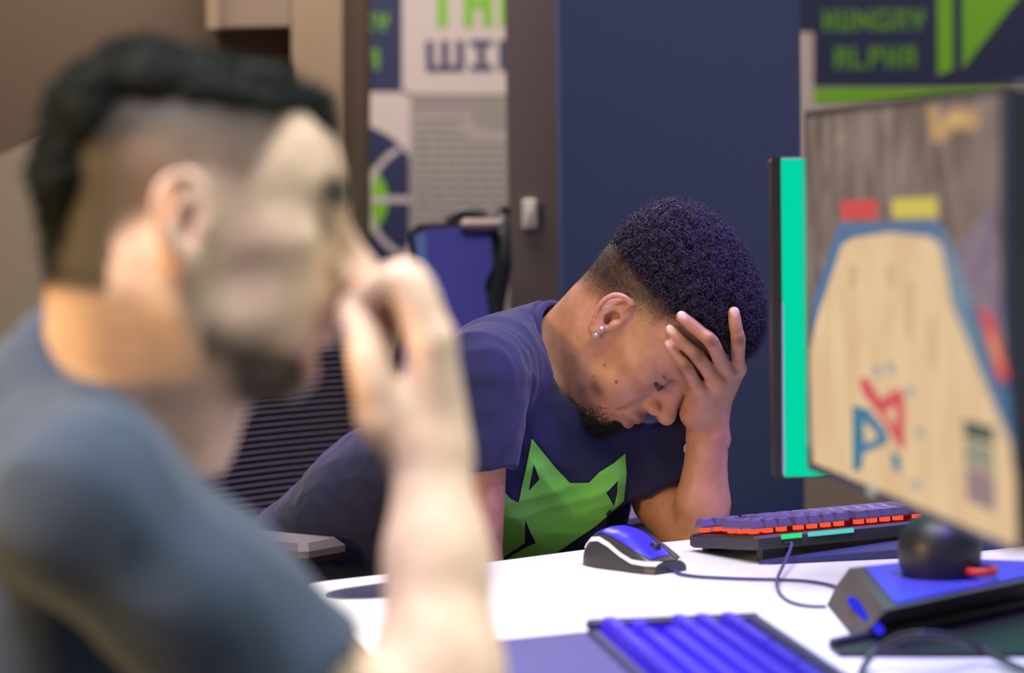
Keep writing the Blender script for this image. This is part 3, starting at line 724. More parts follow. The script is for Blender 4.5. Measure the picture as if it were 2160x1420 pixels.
def backpt(u, z, off=0):      # u -1..1 across
    return bc + lt2 * (u * .29 + .03) + fd2 * (-.045 * (1 - u * u) - .12 * (z - .5) - off) + np.array([0, 0, z])
vs = [backpt(u, z, .006) for z in np.linspace(.55, .965, 8) for u in np.linspace(-1, 1, 15)]
MB().grid(vs, 8, 15).build('back_sheet', M_sheet, oc_, smooth=True, fix=False)
rib0 = None
for i in range(44):
    z = .556 + i * .0094
    if rib0 is None:
        o = MB().tube([backpt(u, z) - np.array([0, 0, z]) - fd2 * (.12 * (z - .5)) * -1 for u in np.linspace(-1, 1, 13)], .0030, 4).build('rib', M_rib, None, smooth=True); rib0 = o.data
    else:
        o = bpy.data.objects.new('rib', rib0); COL.objects.link(o)
    o.location = tuple(-fd2 * .12 * (z - .5) + np.array([0, 0, z])); attach(o, oc_)
for u in (-1, 1): MB().tube([backpt(u * 1.02, z) for z in (.50, .65, .82, .975)], .013, 10).build('back_upright', M_frame, oc_, smooth=True)
MB().tube([backpt(u, .972) for u in np.linspace(-1.02, 1.02, 13)], .012, 10).build('back_rail', M_frame, oc_, smooth=True)
MB().tube([sc2 + [0, 0, .40] - fd2 * .1, bc - fd2 * .06 + [0, 0, .42], backpt(0, .60, .02)], .022, 10).build('back_bracket', M_frame, oc_, smooth=True)
for e, sd in ((P(690, 1150, 3.12), -1), (P(1362, 1082, 3.52), 1)):
    c = e - fd2 * .125
    MB().box(c - [0, 0, .008], (.25, .085, .026), X=fd2, Y=lt2, bev=.009).build('armrest', M_pad, oc_)
    MB().tube([c - [0, 0, .02], c - [0, 0, .20], sc2 + lt2 * sd * .2 + [0, 0, .425]], .016, 10).build('armrest_post', M_frame, oc_, smooth=True)

# blue gaming chair by the back wall
gy = 4.62
M_gblue = mat('blue_chair_fabric', srgb(84, 80, 176), .7, noise=.06, nscale=8); M_gpale = mat('pale_blue_chair_fabric', srgb(104, 130, 196), .7)
gc = PY(955, 600, gy); gb = np.array([gc[0] + .02, gy - .10, 0])
gt = thing('gaming_chair', 'blue backed gaming chair with a black frame in front of the text poster', 'chair', gb)
def slab2(name, px, y, d, m):
    return MB().prism([PY(a, b, y) for a, b in px], (0, d, 0)).build(name, m, gt)
zb_ = [(874, 498), (900, 486), (960, 482), (1022, 484), (1036, 500), (1040, 560), (1022, 600), (1046, 760), (1050, 900), (846, 900), (850, 760), (884, 600)]
slab2('back_panel', zb_, gy, .03, M_gblue)
slab2('side_panel', [(874, 498), (898, 488), (902, 560), (926, 610), (918, 720), (886, 720), (888, 604)], gy - .012, .014, M_gpale)
slab2('back_shell', [(862, 492), (880, 474), (1000, 466), (1040, 470), (1066, 520), (1068, 600), (1056, 660), (1076, 780), (1080, 920), (820, 920), (826, 760), (868, 600)], gy + .028, .05, M_frame)
vs = []
MB().tube(smooth_path([PY(a, b, gy + .05) for a, b in ((944, 470), (964, 454), (985, 448), (1010, 452), (1034, 462), (1056, 450), (1070, 436))], 6), .010, 10).build('headrest_strap', M_frame, gt, smooth=True)
MB().box(PY(1016, 474, gy + .0), (.075, .05, .022), bev=.008).build('headrest_pillow', mat('beige_pillow', srgb(150, 126, 120), .8), gt)
MB().tube([PY(1060, 452, gy + .04), PY(1064, 560, gy + .04), PY(1050, 660, gy + .04)], [.012, .014, .012], 10).build('frame_tube', M_frame, gt, smooth=True)
MB().box(gb + [0, -.16, .46], (.44, .46, .09), bev=.03).build('seat', M_gblue, gt)
MB().tube([PY(955, 900, gy + .04), gb + [0, -.05, .46]], .03, 10).build('back_bracket', M_frame, gt, smooth=True)
chair_base(gt, gb + [0, -.14, 0], .44, fd2)
# ------------------------------------------------------------------ people
def skin_mat(name, sss=.12, rough=.48, bump=.06, spec=.4):
    m = bpy.data.materials.new(name); m.use_nodes = True; nt = m.node_tree; b = nt.nodes['Principled BSDF']
    a = nt.nodes.new('ShaderNodeVertexColor'); a.layer_name = 'Col'
    n = nt.nodes.new('ShaderNodeTexNoise'); n.inputs['Scale'].default_value = 420; n.inputs['Detail'].default_value = 4
    tc = nt.nodes.new('ShaderNodeTexCoord'); nt.links.new(tc.outputs['Object'], n.inputs['Vector'])
    n2 = nt.nodes.new('ShaderNodeTexNoise'); n2.inputs['Scale'].default_value = 60; n2.inputs['Detail'].default_value = 5
    nt.links.new(tc.outputs['Object'], n2.inputs['Vector'])
    r = nt.nodes.new('ShaderNodeValToRGB'); r.color_ramp.elements[0].color = (.80, .76, .74, 1); r.color_ramp.elements[1].color = (1.12, 1.10, 1.08, 1)
    r.color_ramp.elements[0].position = .35; r.color_ramp.elements[1].position = .68
    nt.links.new(n2.outputs['Fac'], r.inputs[0])
    mx = nt.nodes.new('ShaderNodeMixRGB'); mx.blend_type = 'MULTIPLY'; mx.inputs[0].default_value = .6
    nt.links.new(a.outputs['Color'], mx.inputs[1]); nt.links.new(r.outputs[0], mx.inputs[2]); nt.links.new(mx.outputs[0], b.inputs['Base Color'])
    bp = nt.nodes.new('ShaderNodeBump'); bp.inputs['Strength'].default_value = bump; bp.inputs['Distance'].default_value = .001
    nt.links.new(n.outputs['Fac'], bp.inputs['Height']); nt.links.new(bp.outputs['Normal'], b.inputs['Normal'])
    b.inputs['Roughness'].default_value = rough; b.inputs['Specular IOR Level'].default_value = spec; b.inputs['Subsurface Weight'].default_value = sss
    b.inputs['Subsurface Radius'].default_value = (.01, .004, .002); b.inputs['Subsurface Scale'].default_value = .6
    return m
def cloth_mat(name, col, weave=900, heather=.25):
    m = mat(name, col, .9, spec=.25, noise=heather, nscale=260, bump=.25, bscale=weave)
    b = m.node_tree.nodes['Principled BSDF']; b.inputs['Sheen Weight'].default_value = .12; b.inputs['Sheen Roughness'].default_value = .5
    return m
def sstep(a, b, x): t = np.clip((x - a) / (b - a), 0, 1); return t * t * (3 - 2 * t)

def ear(f, w, M, s):                     # s = +1 left, -1 right
    tl = R_(12); k = .92
    def e(x, z, o=0):
        x, z = x * k, z * k
        X = x * math.cos(tl) - z * math.sin(tl); Z = x * math.sin(tl) + z * math.cos(tl)
        return w(X - .004, s * (.0715 + .46 * max(0, .006 - x) + o), Z + .001)
    f.ell(e(-.008, .001, -.001), (.017, .0045, .027), M, .006)
    f.cap(e(-.004, -.0), w(.0, s * .060, 0), .011, .015, .008)
    f.ell(e(-.002, -.002, .006), (.0085, .010, .0120), M, .003, 'sub')
    f.ell(e(-.011, .014, .007), (.009, .0055, .010), M, .003, 'sub')
    f.curve([e(.002, .000, .001), e(.009, .009, .002), e(.009, .021, .003), e(.001, .030, .005), e(-.010, .031, .005), e(-.020, .023, .005), e(-.0235, .008, .005), e(-.021, -.007, .004), e(-.015, -.019, .003)], [.0024, .0030, .0032, .0034, .0036, .0036, .0034, .0034, .0036], .003)
    f.ell(e(-.007, -.025, .002), (.0085, .0055, .0095), M, .007)
    f.curve([e(-.003, .019, .003), e(-.011, .010, .004), e(-.0135, -.003, .004), e(-.008, -.014, .003)], [.0026, .0030, .0032, .0034], .004)
    f.ell(e(.004, -.005, .004), (.0045, .0045, .0065), M, .004)

def head(f, C, M, lids=True, skull=((-.012, 0, .040), (.094, .075, .084))):
    w = lambda x, y, z: C + M @ np.array([x, y, z], float)
    E = lambda c, r, k=.02, mode='add': f.ell(w(*c), r, M, k, mode)
    E(*skull); E((.028, 0, skull[0][2]), (.067, .066, skull[1][2] * .8), .03)
    E((.030, 0, -.02), (.056, .058, .075), .03)
    f.cap(w(-.005, 0, -.045), w(.055, 0, -.078), .036, .024, .03)
    for s in (1, -1):
        f.curve([w(-.006, s * .054, -.022), w(.006, s * .050, -.060), w(.068, s * .017, -.091)], [.017, .016, .015], .02)
        E((.052, s * .049, -.006), (.026, .017, .015), .022); E((.054, s * .033, -.046), (.029, .026, .03), .022)
        f.cap(w(.085, s * .010, .030), w(.069, s * .046, .031), .0095, .0085, .014)
    E((.075, 0, -.089), (.0165, .021, .016), .02); E((.074, 0, -.052), (.0245, .033, .027), .02)
    f.cap(w(.078, 0, .020), w(.089, 0, -.022), .012, .017, .010)
    for s in (1, -1):
        E((.1005, s * .0325, .009), (.016, .016, .010), .012, 'sub')
        E((.0735, s * .0315, .008), (.0142, .0165, .0125), .004)
    f.curve([w(.088, 0, .026), w(.098, 0, .006), w(.113, 0, -.016)], [.0078, .0082, .0098], .012)
    E((.1145, 0, -.0195), (.0118, .012, .0102), .007)
    for s in (1, -1):
        E((.0985, s * .0140, -.0245), (.0130, .0070, .0088), .004)
        E((.107, s * .0070, -.0325), (.0060, .0036, .0036), .002, 'sub')
        f.curve([w(.095, s * .0235, -.020), w(.087, s * .031, -.044), w(.083, s * .034, -.056)], [.0014, .0018, .0010], .009, 'sub')
        f.curve([w(.111, s * .0155, -.016), w(.099, s * .0225, -.0165), w(.090, s * .023, -.027)], [.0006, .0012, .0008], .004, 'sub')
    f.curve([w(.0865, -.026, -.0575), w(.097, -.012, -.0520), w(.1005, 0, -.0530), w(.097, .012, -.0520), w(.0865, .026, -.0575)], [.0030, .0052, .0054, .0052, .0030], .006)
    f.curve([w(.0865, -.023, -.0605), w(.095, -.010, -.0650), w(.098, 0, -.0660), w(.095, .010, -.0650), w(.0865, .023, -.0605)], [.0030, .0060, .0066, .0060, .0030], .006)
    f.curve([w(.0895, -.028, -.0592), w(.1015, -.012, -.0583), w(.1050, 0, -.0592), w(.1015, .012, -.0583), w(.0895, .028, -.0592)], [.0010, .0018, .0020, .0018, .0010], .002, 'sub')
    f.curve([w(.092, -.014, -.0760), w(.0945, 0, -.0770), w(.092, .014, -.0760)], [.002, .003, .002], .010, 'sub')
    for s in (1, -1):                    # crease of the eyelid and the lash line
        f.curve([w(.073, s * .048, .012), w(.0850, s * .039, .0165), w(.0885, s * .030, .0175), w(.086, s * .021, .014)], [.0008, .0013, .0013, .0008], .004, 'sub')
        z = 0 if lids else .011
        f.curve([w(.0725, s * .0480, .0035 + z), w(.0845, s * .0395, -.0015 + z), w(.0880, s * .031, -.0025 + z), w(.085, s * .020, .001 + z)], [.0009, .0016 if lids else .003, .0016 if lids else .003, .0010], .002, 'sub')
        ear(f, w, M, s)

def sub_field(f, lo, hi):
    i0 = np.clip(np.floor((np.asarray(lo) - f.lo) / f.h).astype(int), 0, f.n - 2); i1 = np.clip(np.ceil((np.asarray(hi) - f.lo) / f.h).astype(int), i0 + 1, f.n - 1)
    g = Field(f.lo + i0 * f.h, f.lo + i1 * f.h, f.h); g.a = np.full(tuple(i1 - i0 + 1), .06, np.float32); g.n = i1 - i0 + 1; g.i0 = i0
    return g
def merge(f, g, k=0):
    sl = tuple(slice(g.i0[j], g.i0[j] + g.n[j]) for j in range(3)); f.mix(sl, g.a, k, 'add')

def strands(name, roots, dirs, length, r, coil, turns, m, parent, seg=12, sides=3, curl_rand=.4, droop=None):
    """many small hairs; coil = radius of the curl (0: straight)"""
    n = len(roots); t = np.linspace(0, 1, seg)[None, :, None]
    d = dirs / np.linalg.norm(dirs, axis=1, keepdims=True)
    a = np.cross(d, rng.normal(size=(n, 3))); a /= np.linalg.norm(a, axis=1, keepdims=True); b = np.cross(d, a)
    L = (length * (1 + curl_rand * rng.uniform(-1, 1, n)))[:, None, None]
    ph = rng.uniform(0, 6.28, n)[:, None, None]; cr = (coil * rng.uniform(.6, 1.3, n))[:, None, None]
    ang = ph + t * turns * 2 * math.pi
    c = roots[:, None, :] + d[:, None, :] * t * L + cr * (a[:, None, :] * (np.cos(ang) - np.cos(ph)) + b[:, None, :] * (np.sin(ang) - np.sin(ph)))
    if droop is not None: c = c + np.asarray(droop)[None, None, :] * (t ** 2) * L
    tg = np.gradient(c, axis=1); tg /= np.linalg.norm(tg, axis=2, keepdims=True) + 1e-9
    u = np.cross(tg, d[:, None, :] + .01); u /= np.linalg.norm(u, axis=2, keepdims=True) + 1e-9; v = np.cross(tg, u)
    rad = (r * (1 - .75 * t ** 2))
    vs = np.stack([c + rad * (u * math.cos(2 * math.pi * k / sides) + v * math.sin(2 * math.pi * k / sides)) for k in range(sides)], 2)   # n,seg,sides,3
    idx = np.arange(n * seg * sides).reshape(n, seg, sides)
    q = np.stack([np.stack([idx[:, :-1, k], idx[:, :-1, (k + 1) % sides], idx[:, 1:, (k + 1) % sides], idx[:, 1:, k]], -1) for k in range(sides)], 2).reshape(-1, 4)
    me = bpy.data.meshes.new(name); p = vs.reshape(-1, 3)
    me.vertices.add(len(p)); me.vertices.foreach_set('co', p.astype(np.float32).ravel())
    me.loops.add(len(q) * 4); me.loops.foreach_set('vertex_index', q.astype(np.int32).ravel())
    me.polygons.add(len(q)); me.polygons.foreach_set('loop_start', np.arange(0, len(q) * 4, 4, dtype=np.int32))
    me.update(calc_edges=True); me.polygons.foreach_set('use_smooth', np.ones(len(q), bool))
    o = link(name, me, m, parent); o['kind'] = 'stuff'; return o

def bvh_of(me): return BVHTree.FromPolygons([v.co.copy() for v in me.vertices], [tuple(p.vertices) for p in me.polygons])
def print_on(bvh, name, outer, holes, m, parent, step=7.0, lift=.0010, back=.0):
    """flat print on cloth: an outline seen along sight lines, laid onto the cloth surface"""
    bm = bmesh.new()
    E = []
    for lp in [outer] + holes:
        vs = [bm.verts.new((x, y, 0)) for x, y in lp]; E += [bm.edges.new((vs[i], vs[(i + 1) % len(vs)])) for i in range(len(vs))]
    bmesh.ops.triangle_fill(bm, edges=E, use_beauty=True)
    for _ in range(7):
        lg = [e for e in bm.edges if e.calc_length() > step]
        if not lg: break
        bmesh.ops.subdivide_edges(bm, edges=lg, cuts=1); bmesh.ops.triangulate(bm, faces=bm.faces[:])
    kill = []
    for v in bm.verts:
        d = Vector(ray(v.co.x, v.co.y)); dn = d.normalized(); h, n, i, ds = bvh.ray_cast(Vector(CAM), dn)
        if h is None: kill.append(v)
        else: v.co = h - dn * lift * 1.5
    if kill: bmesh.ops.delete(bm, geom=kill, context='VERTS')
    bmesh.ops.recalc_face_normals(bm, faces=bm.faces)
    me = bpy.data.meshes.new(name); bm.to_mesh(me); bm.free(); me.polygons.foreach_set('use_smooth', [True] * len(me.polygons))
    return link(name, me, m, parent)

M_skin = skin_mat('skin'); M_skin1 = skin_mat('pale_skin', .15, .55, .03, .22)
M_hair = mat('black_hair_violet_light', (.022, .015, .045), .45, spec=.4)  # black curls, with some violet light tinted into the base colour
M_hairbase = mat('hair_mass', (.008, .007, .010), .8, bump=.6, bscale=300)
M_stub = mat('short_hair', (.018, .013, .012), .6)

# ================================================================== the man holding his forehead
C2 = P(1340, 690, 3.13)
M2 = frame_from(camvec(.452, -.860, .237), camvec(.814, .507, .284))
w2 = lambda x, y, z: C2 + M2 @ np.array([x, y, z], float)
SR2, SL2 = P(1005, 800, 3.03), P(1388, 930, 3.225)
lat2 = unit(SL2 - SR2)
T2 = [P(1140, 850, 3.20), P(1058, 1012, 3.25), P(910, 1105, 3.32), P(750, 1225, 3.39)]
f = Field((-.125, 2.86, .56), (.335, 3.42, 1.15), .0017)
head(f, C2, M2)
NB = P(1178, 778, 3.19)
f.cap(w2(-.030, 0, -.035), NB, .053, .058, .03)
f.cap(w2(.012, 0, -.055), P(1205, 812, 3.18), .040, .050, .03)
f.cap(NB + (T2[0] - NB) * .3, T2[0], .05, .07, .03, lat=lat2, ls=1.25)
# near arm (its own right), hangs down behind the desk edge
ER2 = P(986, 1224, 3.04)
f.cap(T2[0], SR2, .05, .036, .02); f.cap(SR2, ER2, .040, .040, .02)
f.cap(ER2, ER2 + [.10, .06, -.13], .039, .030, .02)
# far arm: elbow on the desk, forearm up to the forehead
EL2 = P(1474, 1150, 3.15); WR2 = P(1492, 893, 3.13)
f.cap(T2[0], SL2, .05, .038, .02); f.chain([SL2, P(1400, 1050, 3.205), EL2], [.040, .039, .034], .008)
m1 = P(1482, 1060, 3.14)
f.chain([EL2, m1, P(1490, 960, 3.13), WR2], [.033, .0335, .0248, .0238], .006)
# hair: dark mass and curls
hc, hr = np.array([-.006, 0, .080]), np.array([.104, .079, .076])
h = Field(w2(0, 0, .09) - .17, w2(0, 0, .09) + .17, .0028)
h.ell(C2 + M2 @ hc, hr, M2, 0, pw=2.4)
h.half(w2(0, 0, .062), -(M2 @ np.array([-.28, 0, 1.0])))
h.half(w2(.101, 0, .072), M2 @ np.array([.9, 0, -.45]))
# hand
def onhead(px, py, r, dflt=3.08):
    d = [e for e in (f.depth(px, py, 2.9, 3.4), h.depth(px, py, 2.9, 3.4)) if e]; return (min(d) if d else dflt) - r * .9
tips = {'index': [(1554, 778, 3.10, .0100), (1557, 716, None, .0088), (1551, 684, None, .0080), (1548, 659, None, .0070)],
        'middle': [(1535, 790, 3.085, .0098), (1500, 721, None, .0086), (1459, 685, None, .0078), (1438, 668, None, .0070)],
        'ring': [(1510, 808, 3.075, .0096), (1471, 751, None, .0084), (1430, 713, None, .0075), (1414, 697, None, .0067)],
        'pinky': [(1476, 826, 3.075, .0090), (1446, 774, None, .0074), (1419, 740, None, .0064), (1410, 726, None, .0057)]}
g = sub_field(f, P(1380, 960, 3.0) - .06, P(1600, 620, 3.2) + .06)
FG = {}
for k, ch in tips.items():
    pts = [P(x, y, onhead(x, y, r) if d is None else d) for x, y, d, r in ch]; rs = [q[3] for q in ch]
    if k != 'index':                     # let the middle joint stand off the skin a little
        pts[1] = pts[1] - FW * .006
    FG[k] = (pts, rs)
    hf = sub_field(f, np.min(pts, 0) - .03, np.max(pts, 0) + .03)
    q_ = [pts[0], pts[0] + (pts[1] - pts[0]) * .5, pts[1], pts[1] + (pts[2] - pts[1]) * .5, pts[2], pts[3]]
    hf.curve(q_, [rs[0], (rs[0] + rs[1]) * .48, rs[1] * 1.03, (rs[1] + rs[2]) * .475, rs[2] * 1.01, rs[3]], .002, sub=3)
    sl = tuple(slice(hf.i0[j] - g.i0[j], hf.i0[j] - g.i0[j] + hf.n[j]) for j in range(3))
    FG[k + '_f'] = hf
pal = sub_field(f, P(1380, 960, 3.0) - .06, P(1600, 620, 3.2) + .06)
pw = WR2 + UP * .008
pal.cap(P(1494, 925, 3.13), pw, .0265, .024, .01, lat=RT, ls=1.05)
for k, off in (('index', .0125), ('middle', .013), ('ring', .0125), ('pinky', .0115)):
    b = FG[k][0][0]; s0 = pw + (b - pw) * .15
    pal.cap(s0, b + FW * .004, .0165, off, .014)
    pal.ell(b - FW * .004 - UP * .001, (.0078, .0078, .0078), None, .008)
pal.cap(P(1464, 872, 3.11), P(1474, 836, 3.09), .018, .014, .014)
pal.chain([P(1470, 870, 3.17), P(1440, 838, 3.195), P(1436, 800, 3.205)], [.016, .011, .009], .012)      # thumb, on the far side of the nose
for k in ('index', 'middle', 'ring', 'pinky'):
    hf = FG[k + '_f']; sl = tuple(slice(max(0, hf.i0[j] - pal.i0[j]), hf.i0[j] - pal.i0[j] + hf.n[j]) for j in range(3))
    s2 = tuple(slice(max(0, pal.i0[j] - hf.i0[j]), max(0, pal.i0[j] - hf.i0[j]) + (sl[j].stop - sl[j].start)) for j in range(3))
    d_ = hf.a[s2]; a_ = pal.a[sl]; d_ = d_[:a_.shape[0], :a_.shape[1], :a_.shape[2]]
    s3 = tuple(slice(sl[j].start, sl[j].start + d_.shape[j]) for j in range(3))
    # fingers blend softly with the palm near the knuckle, hardly with each other further out
    pal.mix(s3, d_, .005, 'add')
merge(f, pal, 0)
p, q = f.mesh(); me2, p = quads_to_mesh('body', p, q)
loc = (p - C2) @ M2
def d_to(pt): return np.linalg.norm(p - pt, axis=1)
rgb = np.tile(np.array([.41, .208, .125]), (len(p), 1))
x, y, z = loc.T; ahead = (np.abs(loc) < .16).all(1) & (d_to(WR2) > .0)
hand = np.zeros(len(p), bool)
for k in ('index', 'middle', 'ring', 'pinky'):
    pts, rs = FG[k]
    for i in range(3):
        a = pts[i]; ba = pts[i + 1] - a; t_ = np.clip((p - a) @ ba / (ba @ ba), 0, 1); hand |= np.linalg.norm(p - a - t_[:, None] * ba, axis=1) < rs[i] * 1.25
hand |= (np.linalg.norm(p - (WR2 + FG['middle'][0][0]) / 2, axis=1) < .05) | (p[:, 2] < C2[2] - .25)
isear = (np.abs(y) > .0765) & (np.abs(z - .001) < .036) & (x > -.036) & (x < .008)
isear &= ~((z > .008) & (x > -.006) & (np.abs(y) < .0835))
for k in ('index', 'middle', 'ring', 'pinky'): hand |= d_to(FG[k][0][0]) < .024
hm = ahead & ~hand & ~isear
def tint(mask, col): 
    global rgb
    rgb = rgb * (1 - mask[:, None]) + np.array(col) * mask[:, None]
tint((isear & ahead) * .35, (.62, .27, .20))
# lips, cheeks, nose a bit redder
lip = hm * np.exp(-(((z + .0585) / .0085) ** 4 + (y / .021) ** 4)) * (x > .085)
tint(lip * .6, (.34, .13, .11))
tint(hm * .35 * np.exp(-(((x - .105) / .02) ** 2 + (y / .02) ** 2 + ((z + .02) / .018) ** 2)), (.50, .20, .15))
nz_ = np.array([mnoise.noise(v) for v in (p * 800).tolist()]); nz2_ = np.array([mnoise.noise(v) for v in (p * 70).tolist()])
# cropped sides
zb = np.interp(x, [-.11, -.04, 0, .026, .05, .06], [-.06, -.025, .008, .020, .056, .066])
fade = sstep(0, .050, z - zb) * sstep(.060, .046, x + .12 * np.abs(nz2_) * .1) * hm * (np.abs(y) > .02)
fade = np.maximum(fade, hm * sstep(-.002, .006, z - .064 - .28 * x) * (x < .085))
tint(np.clip(fade * (.92 + .35 * nz_), 0, .97), (.022, .016, .017))
# beard: chin, jaw patch, moustache shade, brows
beard = hm * np.clip(np.exp(-(((x - .078) / .024) ** 2 + (y / .026) ** 2 + ((z + .098) / .017) ** 2)) * 1.5, 0, 1)
jaw = hm * np.exp(-(((x - .052) / .015) ** 2 + ((z + .064) / .011) ** 2)) * (np.abs(y) > .025) * (.75 + .3 * nz2_)
jl = hm * .55 * np.exp(-((z + .088 - .02 * sstep(.06, 0, x)) / .012) ** 2) * sstep(.028, .045, x) * (.7 + .3 * nz2_)
tint(np.clip(np.maximum.reduce([beard * (.8 + .3 * nz_), jaw, jl]), 0, .93), (.03, .02, .018))
must = hm * .35 * np.exp(-(((z + .043) / .007) ** 2 + (y / .026) ** 4)) * (x > .08); tint(np.clip(must * (.9 + .6 * nz_), 0, 1), (.06, .035, .03))
br = hm * np.exp(-(((z - .034 - .08 * np.maximum(0, .03 - np.abs(np.abs(y) - .03)) + .0) / .0055) ** 2 + ((np.abs(y) - .030) / .018) ** 4)) * (x > .05); tint(np.clip(br * .8, 0, .85), (.035, .022, .02))
lash = hm * np.exp(-(((z - .0005 + 3.0 * (np.abs(y) - .031) ** 2 * -1) / .0030) ** 2 + ((np.abs(y) - .033) / .0135) ** 4)) * (x > .06); tint(np.clip(lash * 1.3, 0, .95), (.02, .013, .013))
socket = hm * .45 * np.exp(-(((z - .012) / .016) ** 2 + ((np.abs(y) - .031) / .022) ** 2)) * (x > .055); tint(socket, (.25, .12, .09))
for px, py, r in ((1300, 806, .0017), (1275, 771, .0011), (1253, 794, .0012)):
    d = f.depth(px, py, 2.9, 3.3)
    if d: tint(np.clip(1.4 - d_to(P(px, py, d)) / (r * 1.3), 0, .85), (.035, .015, .015))
# nails, knuckles
for k in ('index', 'middle', 'ring', 'pinky'):
    pts, rs = FG[k]; dirn = unit(pts[3] - pts[2])
    nc = pts[3] + dirn * rs[3] * .15 - FW * rs[3] * .9 + RT * .001
    tint(np.clip(1.7 - d_to(nc) / .0046, 0, 1) * .8, (.78, .56, .50))
    tint(np.clip(1.3 - d_to(pts[1] - FW * rs[1]) / .009, 0, 1) * .75, (.17, .08, .055))
    tint(np.clip(1.2 - d_to(pts[0] - FW * .012) / .010, 0, 1) * .30, (.56, .31, .21))
    tint(np.clip(1.3 - d_to(pts[3]) / .016, 0, 1) * .35, (.62, .33, .26))
tint(((p[:, 2] < 1.0) & (p[:, 0] < .0)) * .25, (.52, .24, .18))
paint(me2, np.clip(rgb, 0, 1))
man2 = thing('person', 'man in navy wolf print T-shirt bowing his head onto his raised hand', 'person', (T2[3][0], T2[3][1], .46))
body2 = link('body', me2, M_skin, man2)
bvh_skin2 = bvh_of(me2)

# shirt
s2 = Field((-.42, 2.88, .50), (.30, 3.60, 1.08), .0026)
inf = .012
s2.chain([P(1130, 880, 3.20)] + T2[1:], [.094, .122, .118, .122], .05, lat=lat2, ls=1.42)
s2.cap(P(1130, 960, 3.21), P(1222, 1004, 3.205), .090, .062, .04); s2.cap(P(1224, 1006, 3.205), P(1204, 1076, 3.22), .063, .073, .04)
s2.cap(P(1140, 820, 3.20), T2[0], .058, .085, .03, lat=lat2, ls=1.25)
s2.chain([P(1100, 752, 3.17), P(1045, 775, 3.10), SR2, P(1000, 900, 3.03), P(994, 1010, 3.03)], [.052, .052, .051, .050, .050], .03)
s2.chain([T2[0], P(1290, 890, 3.21), SL2, P(1396, 1010, 3.215), P(1398, 1070, 3.21)], [.085, .056, .054, .053, .053], .03)
cc = P(1191, 768, 3.185); e1 = camvec(.39, -.92, .0); e2 = camvec(-.36, -.22, .90)
nrm = unit(np.cross(e1, e2)); nrm = nrm if nrm @ RT > 0 else -nrm
gs = sub_field(s2, cc - .16, cc + .16); gs.cap(cc - nrm * .07, cc + nrm * .05, .092, .079, .0); gs.half(cc, nrm); merge(s2, gs, .012)
# open collar and sleeve ends
s2.cap(cc - nrm * .012, cc + nrm * .10, .071, .12, .004, 'sub')
for a, b, r in ((P(993, 990, 3.03), P(988, 1120, 3.035), .0455), (P(1399, 1010, 3.212), P(1404, 1150, 3.205), .0465)):
    s2.cap(a, b, r, r, .004, 'sub')
def cut_end(f, o, n, c, R):               # trim a sleeve square
    w = f.win(np.asarray(c) - R, np.asarray(c) + R); sl, X, Y, Z = w
    d = (X - o[0]) * n[0] + (Y - o[1]) * n[1] + (Z - o[2]) * n[2]
    ins = ((X - c[0]) ** 2 + (Y - c[1]) ** 2 + (Z - c[2]) ** 2) < R * R
    f.a[sl] = np.where(ins, np.maximum(f.a[sl], d.astype(np.float32)), f.a[sl])
cut_end(s2, P(1000, 998, 3.03), unit(camvec(.15, -.98, .1)), P(993, 1065, 3.03), .075)
cut_end(s2, P(1394, 1024, 3.2), unit(camvec(.39, -.92, .0)), P(1402, 1100, 3.20), .088)
p, q = s2.mesh(); ms, p = quads_to_mesh('shirt', p, q, 2)
def fold_fn(pp):
    d = np.linalg.norm(pp - SR2, axis=1); e = np.linalg.norm(pp - P(1330, 960, 3.15), axis=1); h = np.linalg.norm(pp - T2[2], axis=1)
    return .35 + .9 * np.exp(-(d / .13) ** 2) + .9 * np.exp(-(e / .10) ** 2) + .6 * np.exp(-(h / .2) ** 2)
p = wrinkle(ms, p, .0030, camvec(.5, -.85, 0), 22, 5, 3.1, fold_fn)
p = wrinkle(ms, p, .0016, camvec(.9, .1, 0), 34, 7, 9.7, fold_fn)
M_shirt2 = cloth_mat('navy_jersey', srgb(31, 34, 68))
shirt2 = link('shirt', ms, M_shirt2, man2)
bv = bvh_of(ms)
M_fox = cloth_mat('lime_print', srgb(122, 208, 84), heather=.06)
fox = [(1122, 926), (1140, 948), (1170, 985), (1202, 1019), (1242, 1019), (1265, 996), (1295, 977), (1319, 957), (1322, 1000), (1316, 1057), (1288, 1083), (1260, 1108), (1210, 1142), (1172, 1168), (1172, 1186), (1054, 1186), (1056, 1100), (1060, 1032), (1076, 1052), (1094, 1061), (1102, 1022), (1109, 992)]
holes = [[(1126, 979), (1138, 1011), (1115, 1036)], [(1303, 1015), (1302, 1042), (1295, 1068), (1279, 1040)], [(1108, 1097), (1119, 1124), (1130, 1146), (1106, 1157), (1084, 1170), (1066, 1182), (1062, 1176), (1086, 1160), (1107, 1146)]]
print_on(bv, 'wolf_print', fox, holes, M_fox, shirt2)
print_on(bv, 'sleeve_mark', [(1452, 935), (1446, 936), (1442, 943), (1442, 951), (1446, 958), (1452, 959), (1452, 955), (1448, 954), (1446, 949), (1446, 945), (1448, 940), (1452, 939)], [], mat('white_print', (.8, .8, .85), .7), shirt2)
# ribbed collar
ring_ = [cc + e1 * .077 * math.cos(a) + e2 * .073 * math.sin(a) for a in np.linspace(0, 2 * math.pi, 48)]
mb = MB()
vs = []
for c in ring_:
    o_ = unit(c - cc)
    for du, dn in ((0, -.012), (.0035, -.010), (.0035, .010), (0, .012), (-.003, .010), (-.003, -.010)): vs.append(c + o_ * du * 1.2 + nrm * dn)
mb.grid(vs, 48, 6, wrap=True).build('collar', M_shirt2, man2, smooth=True)
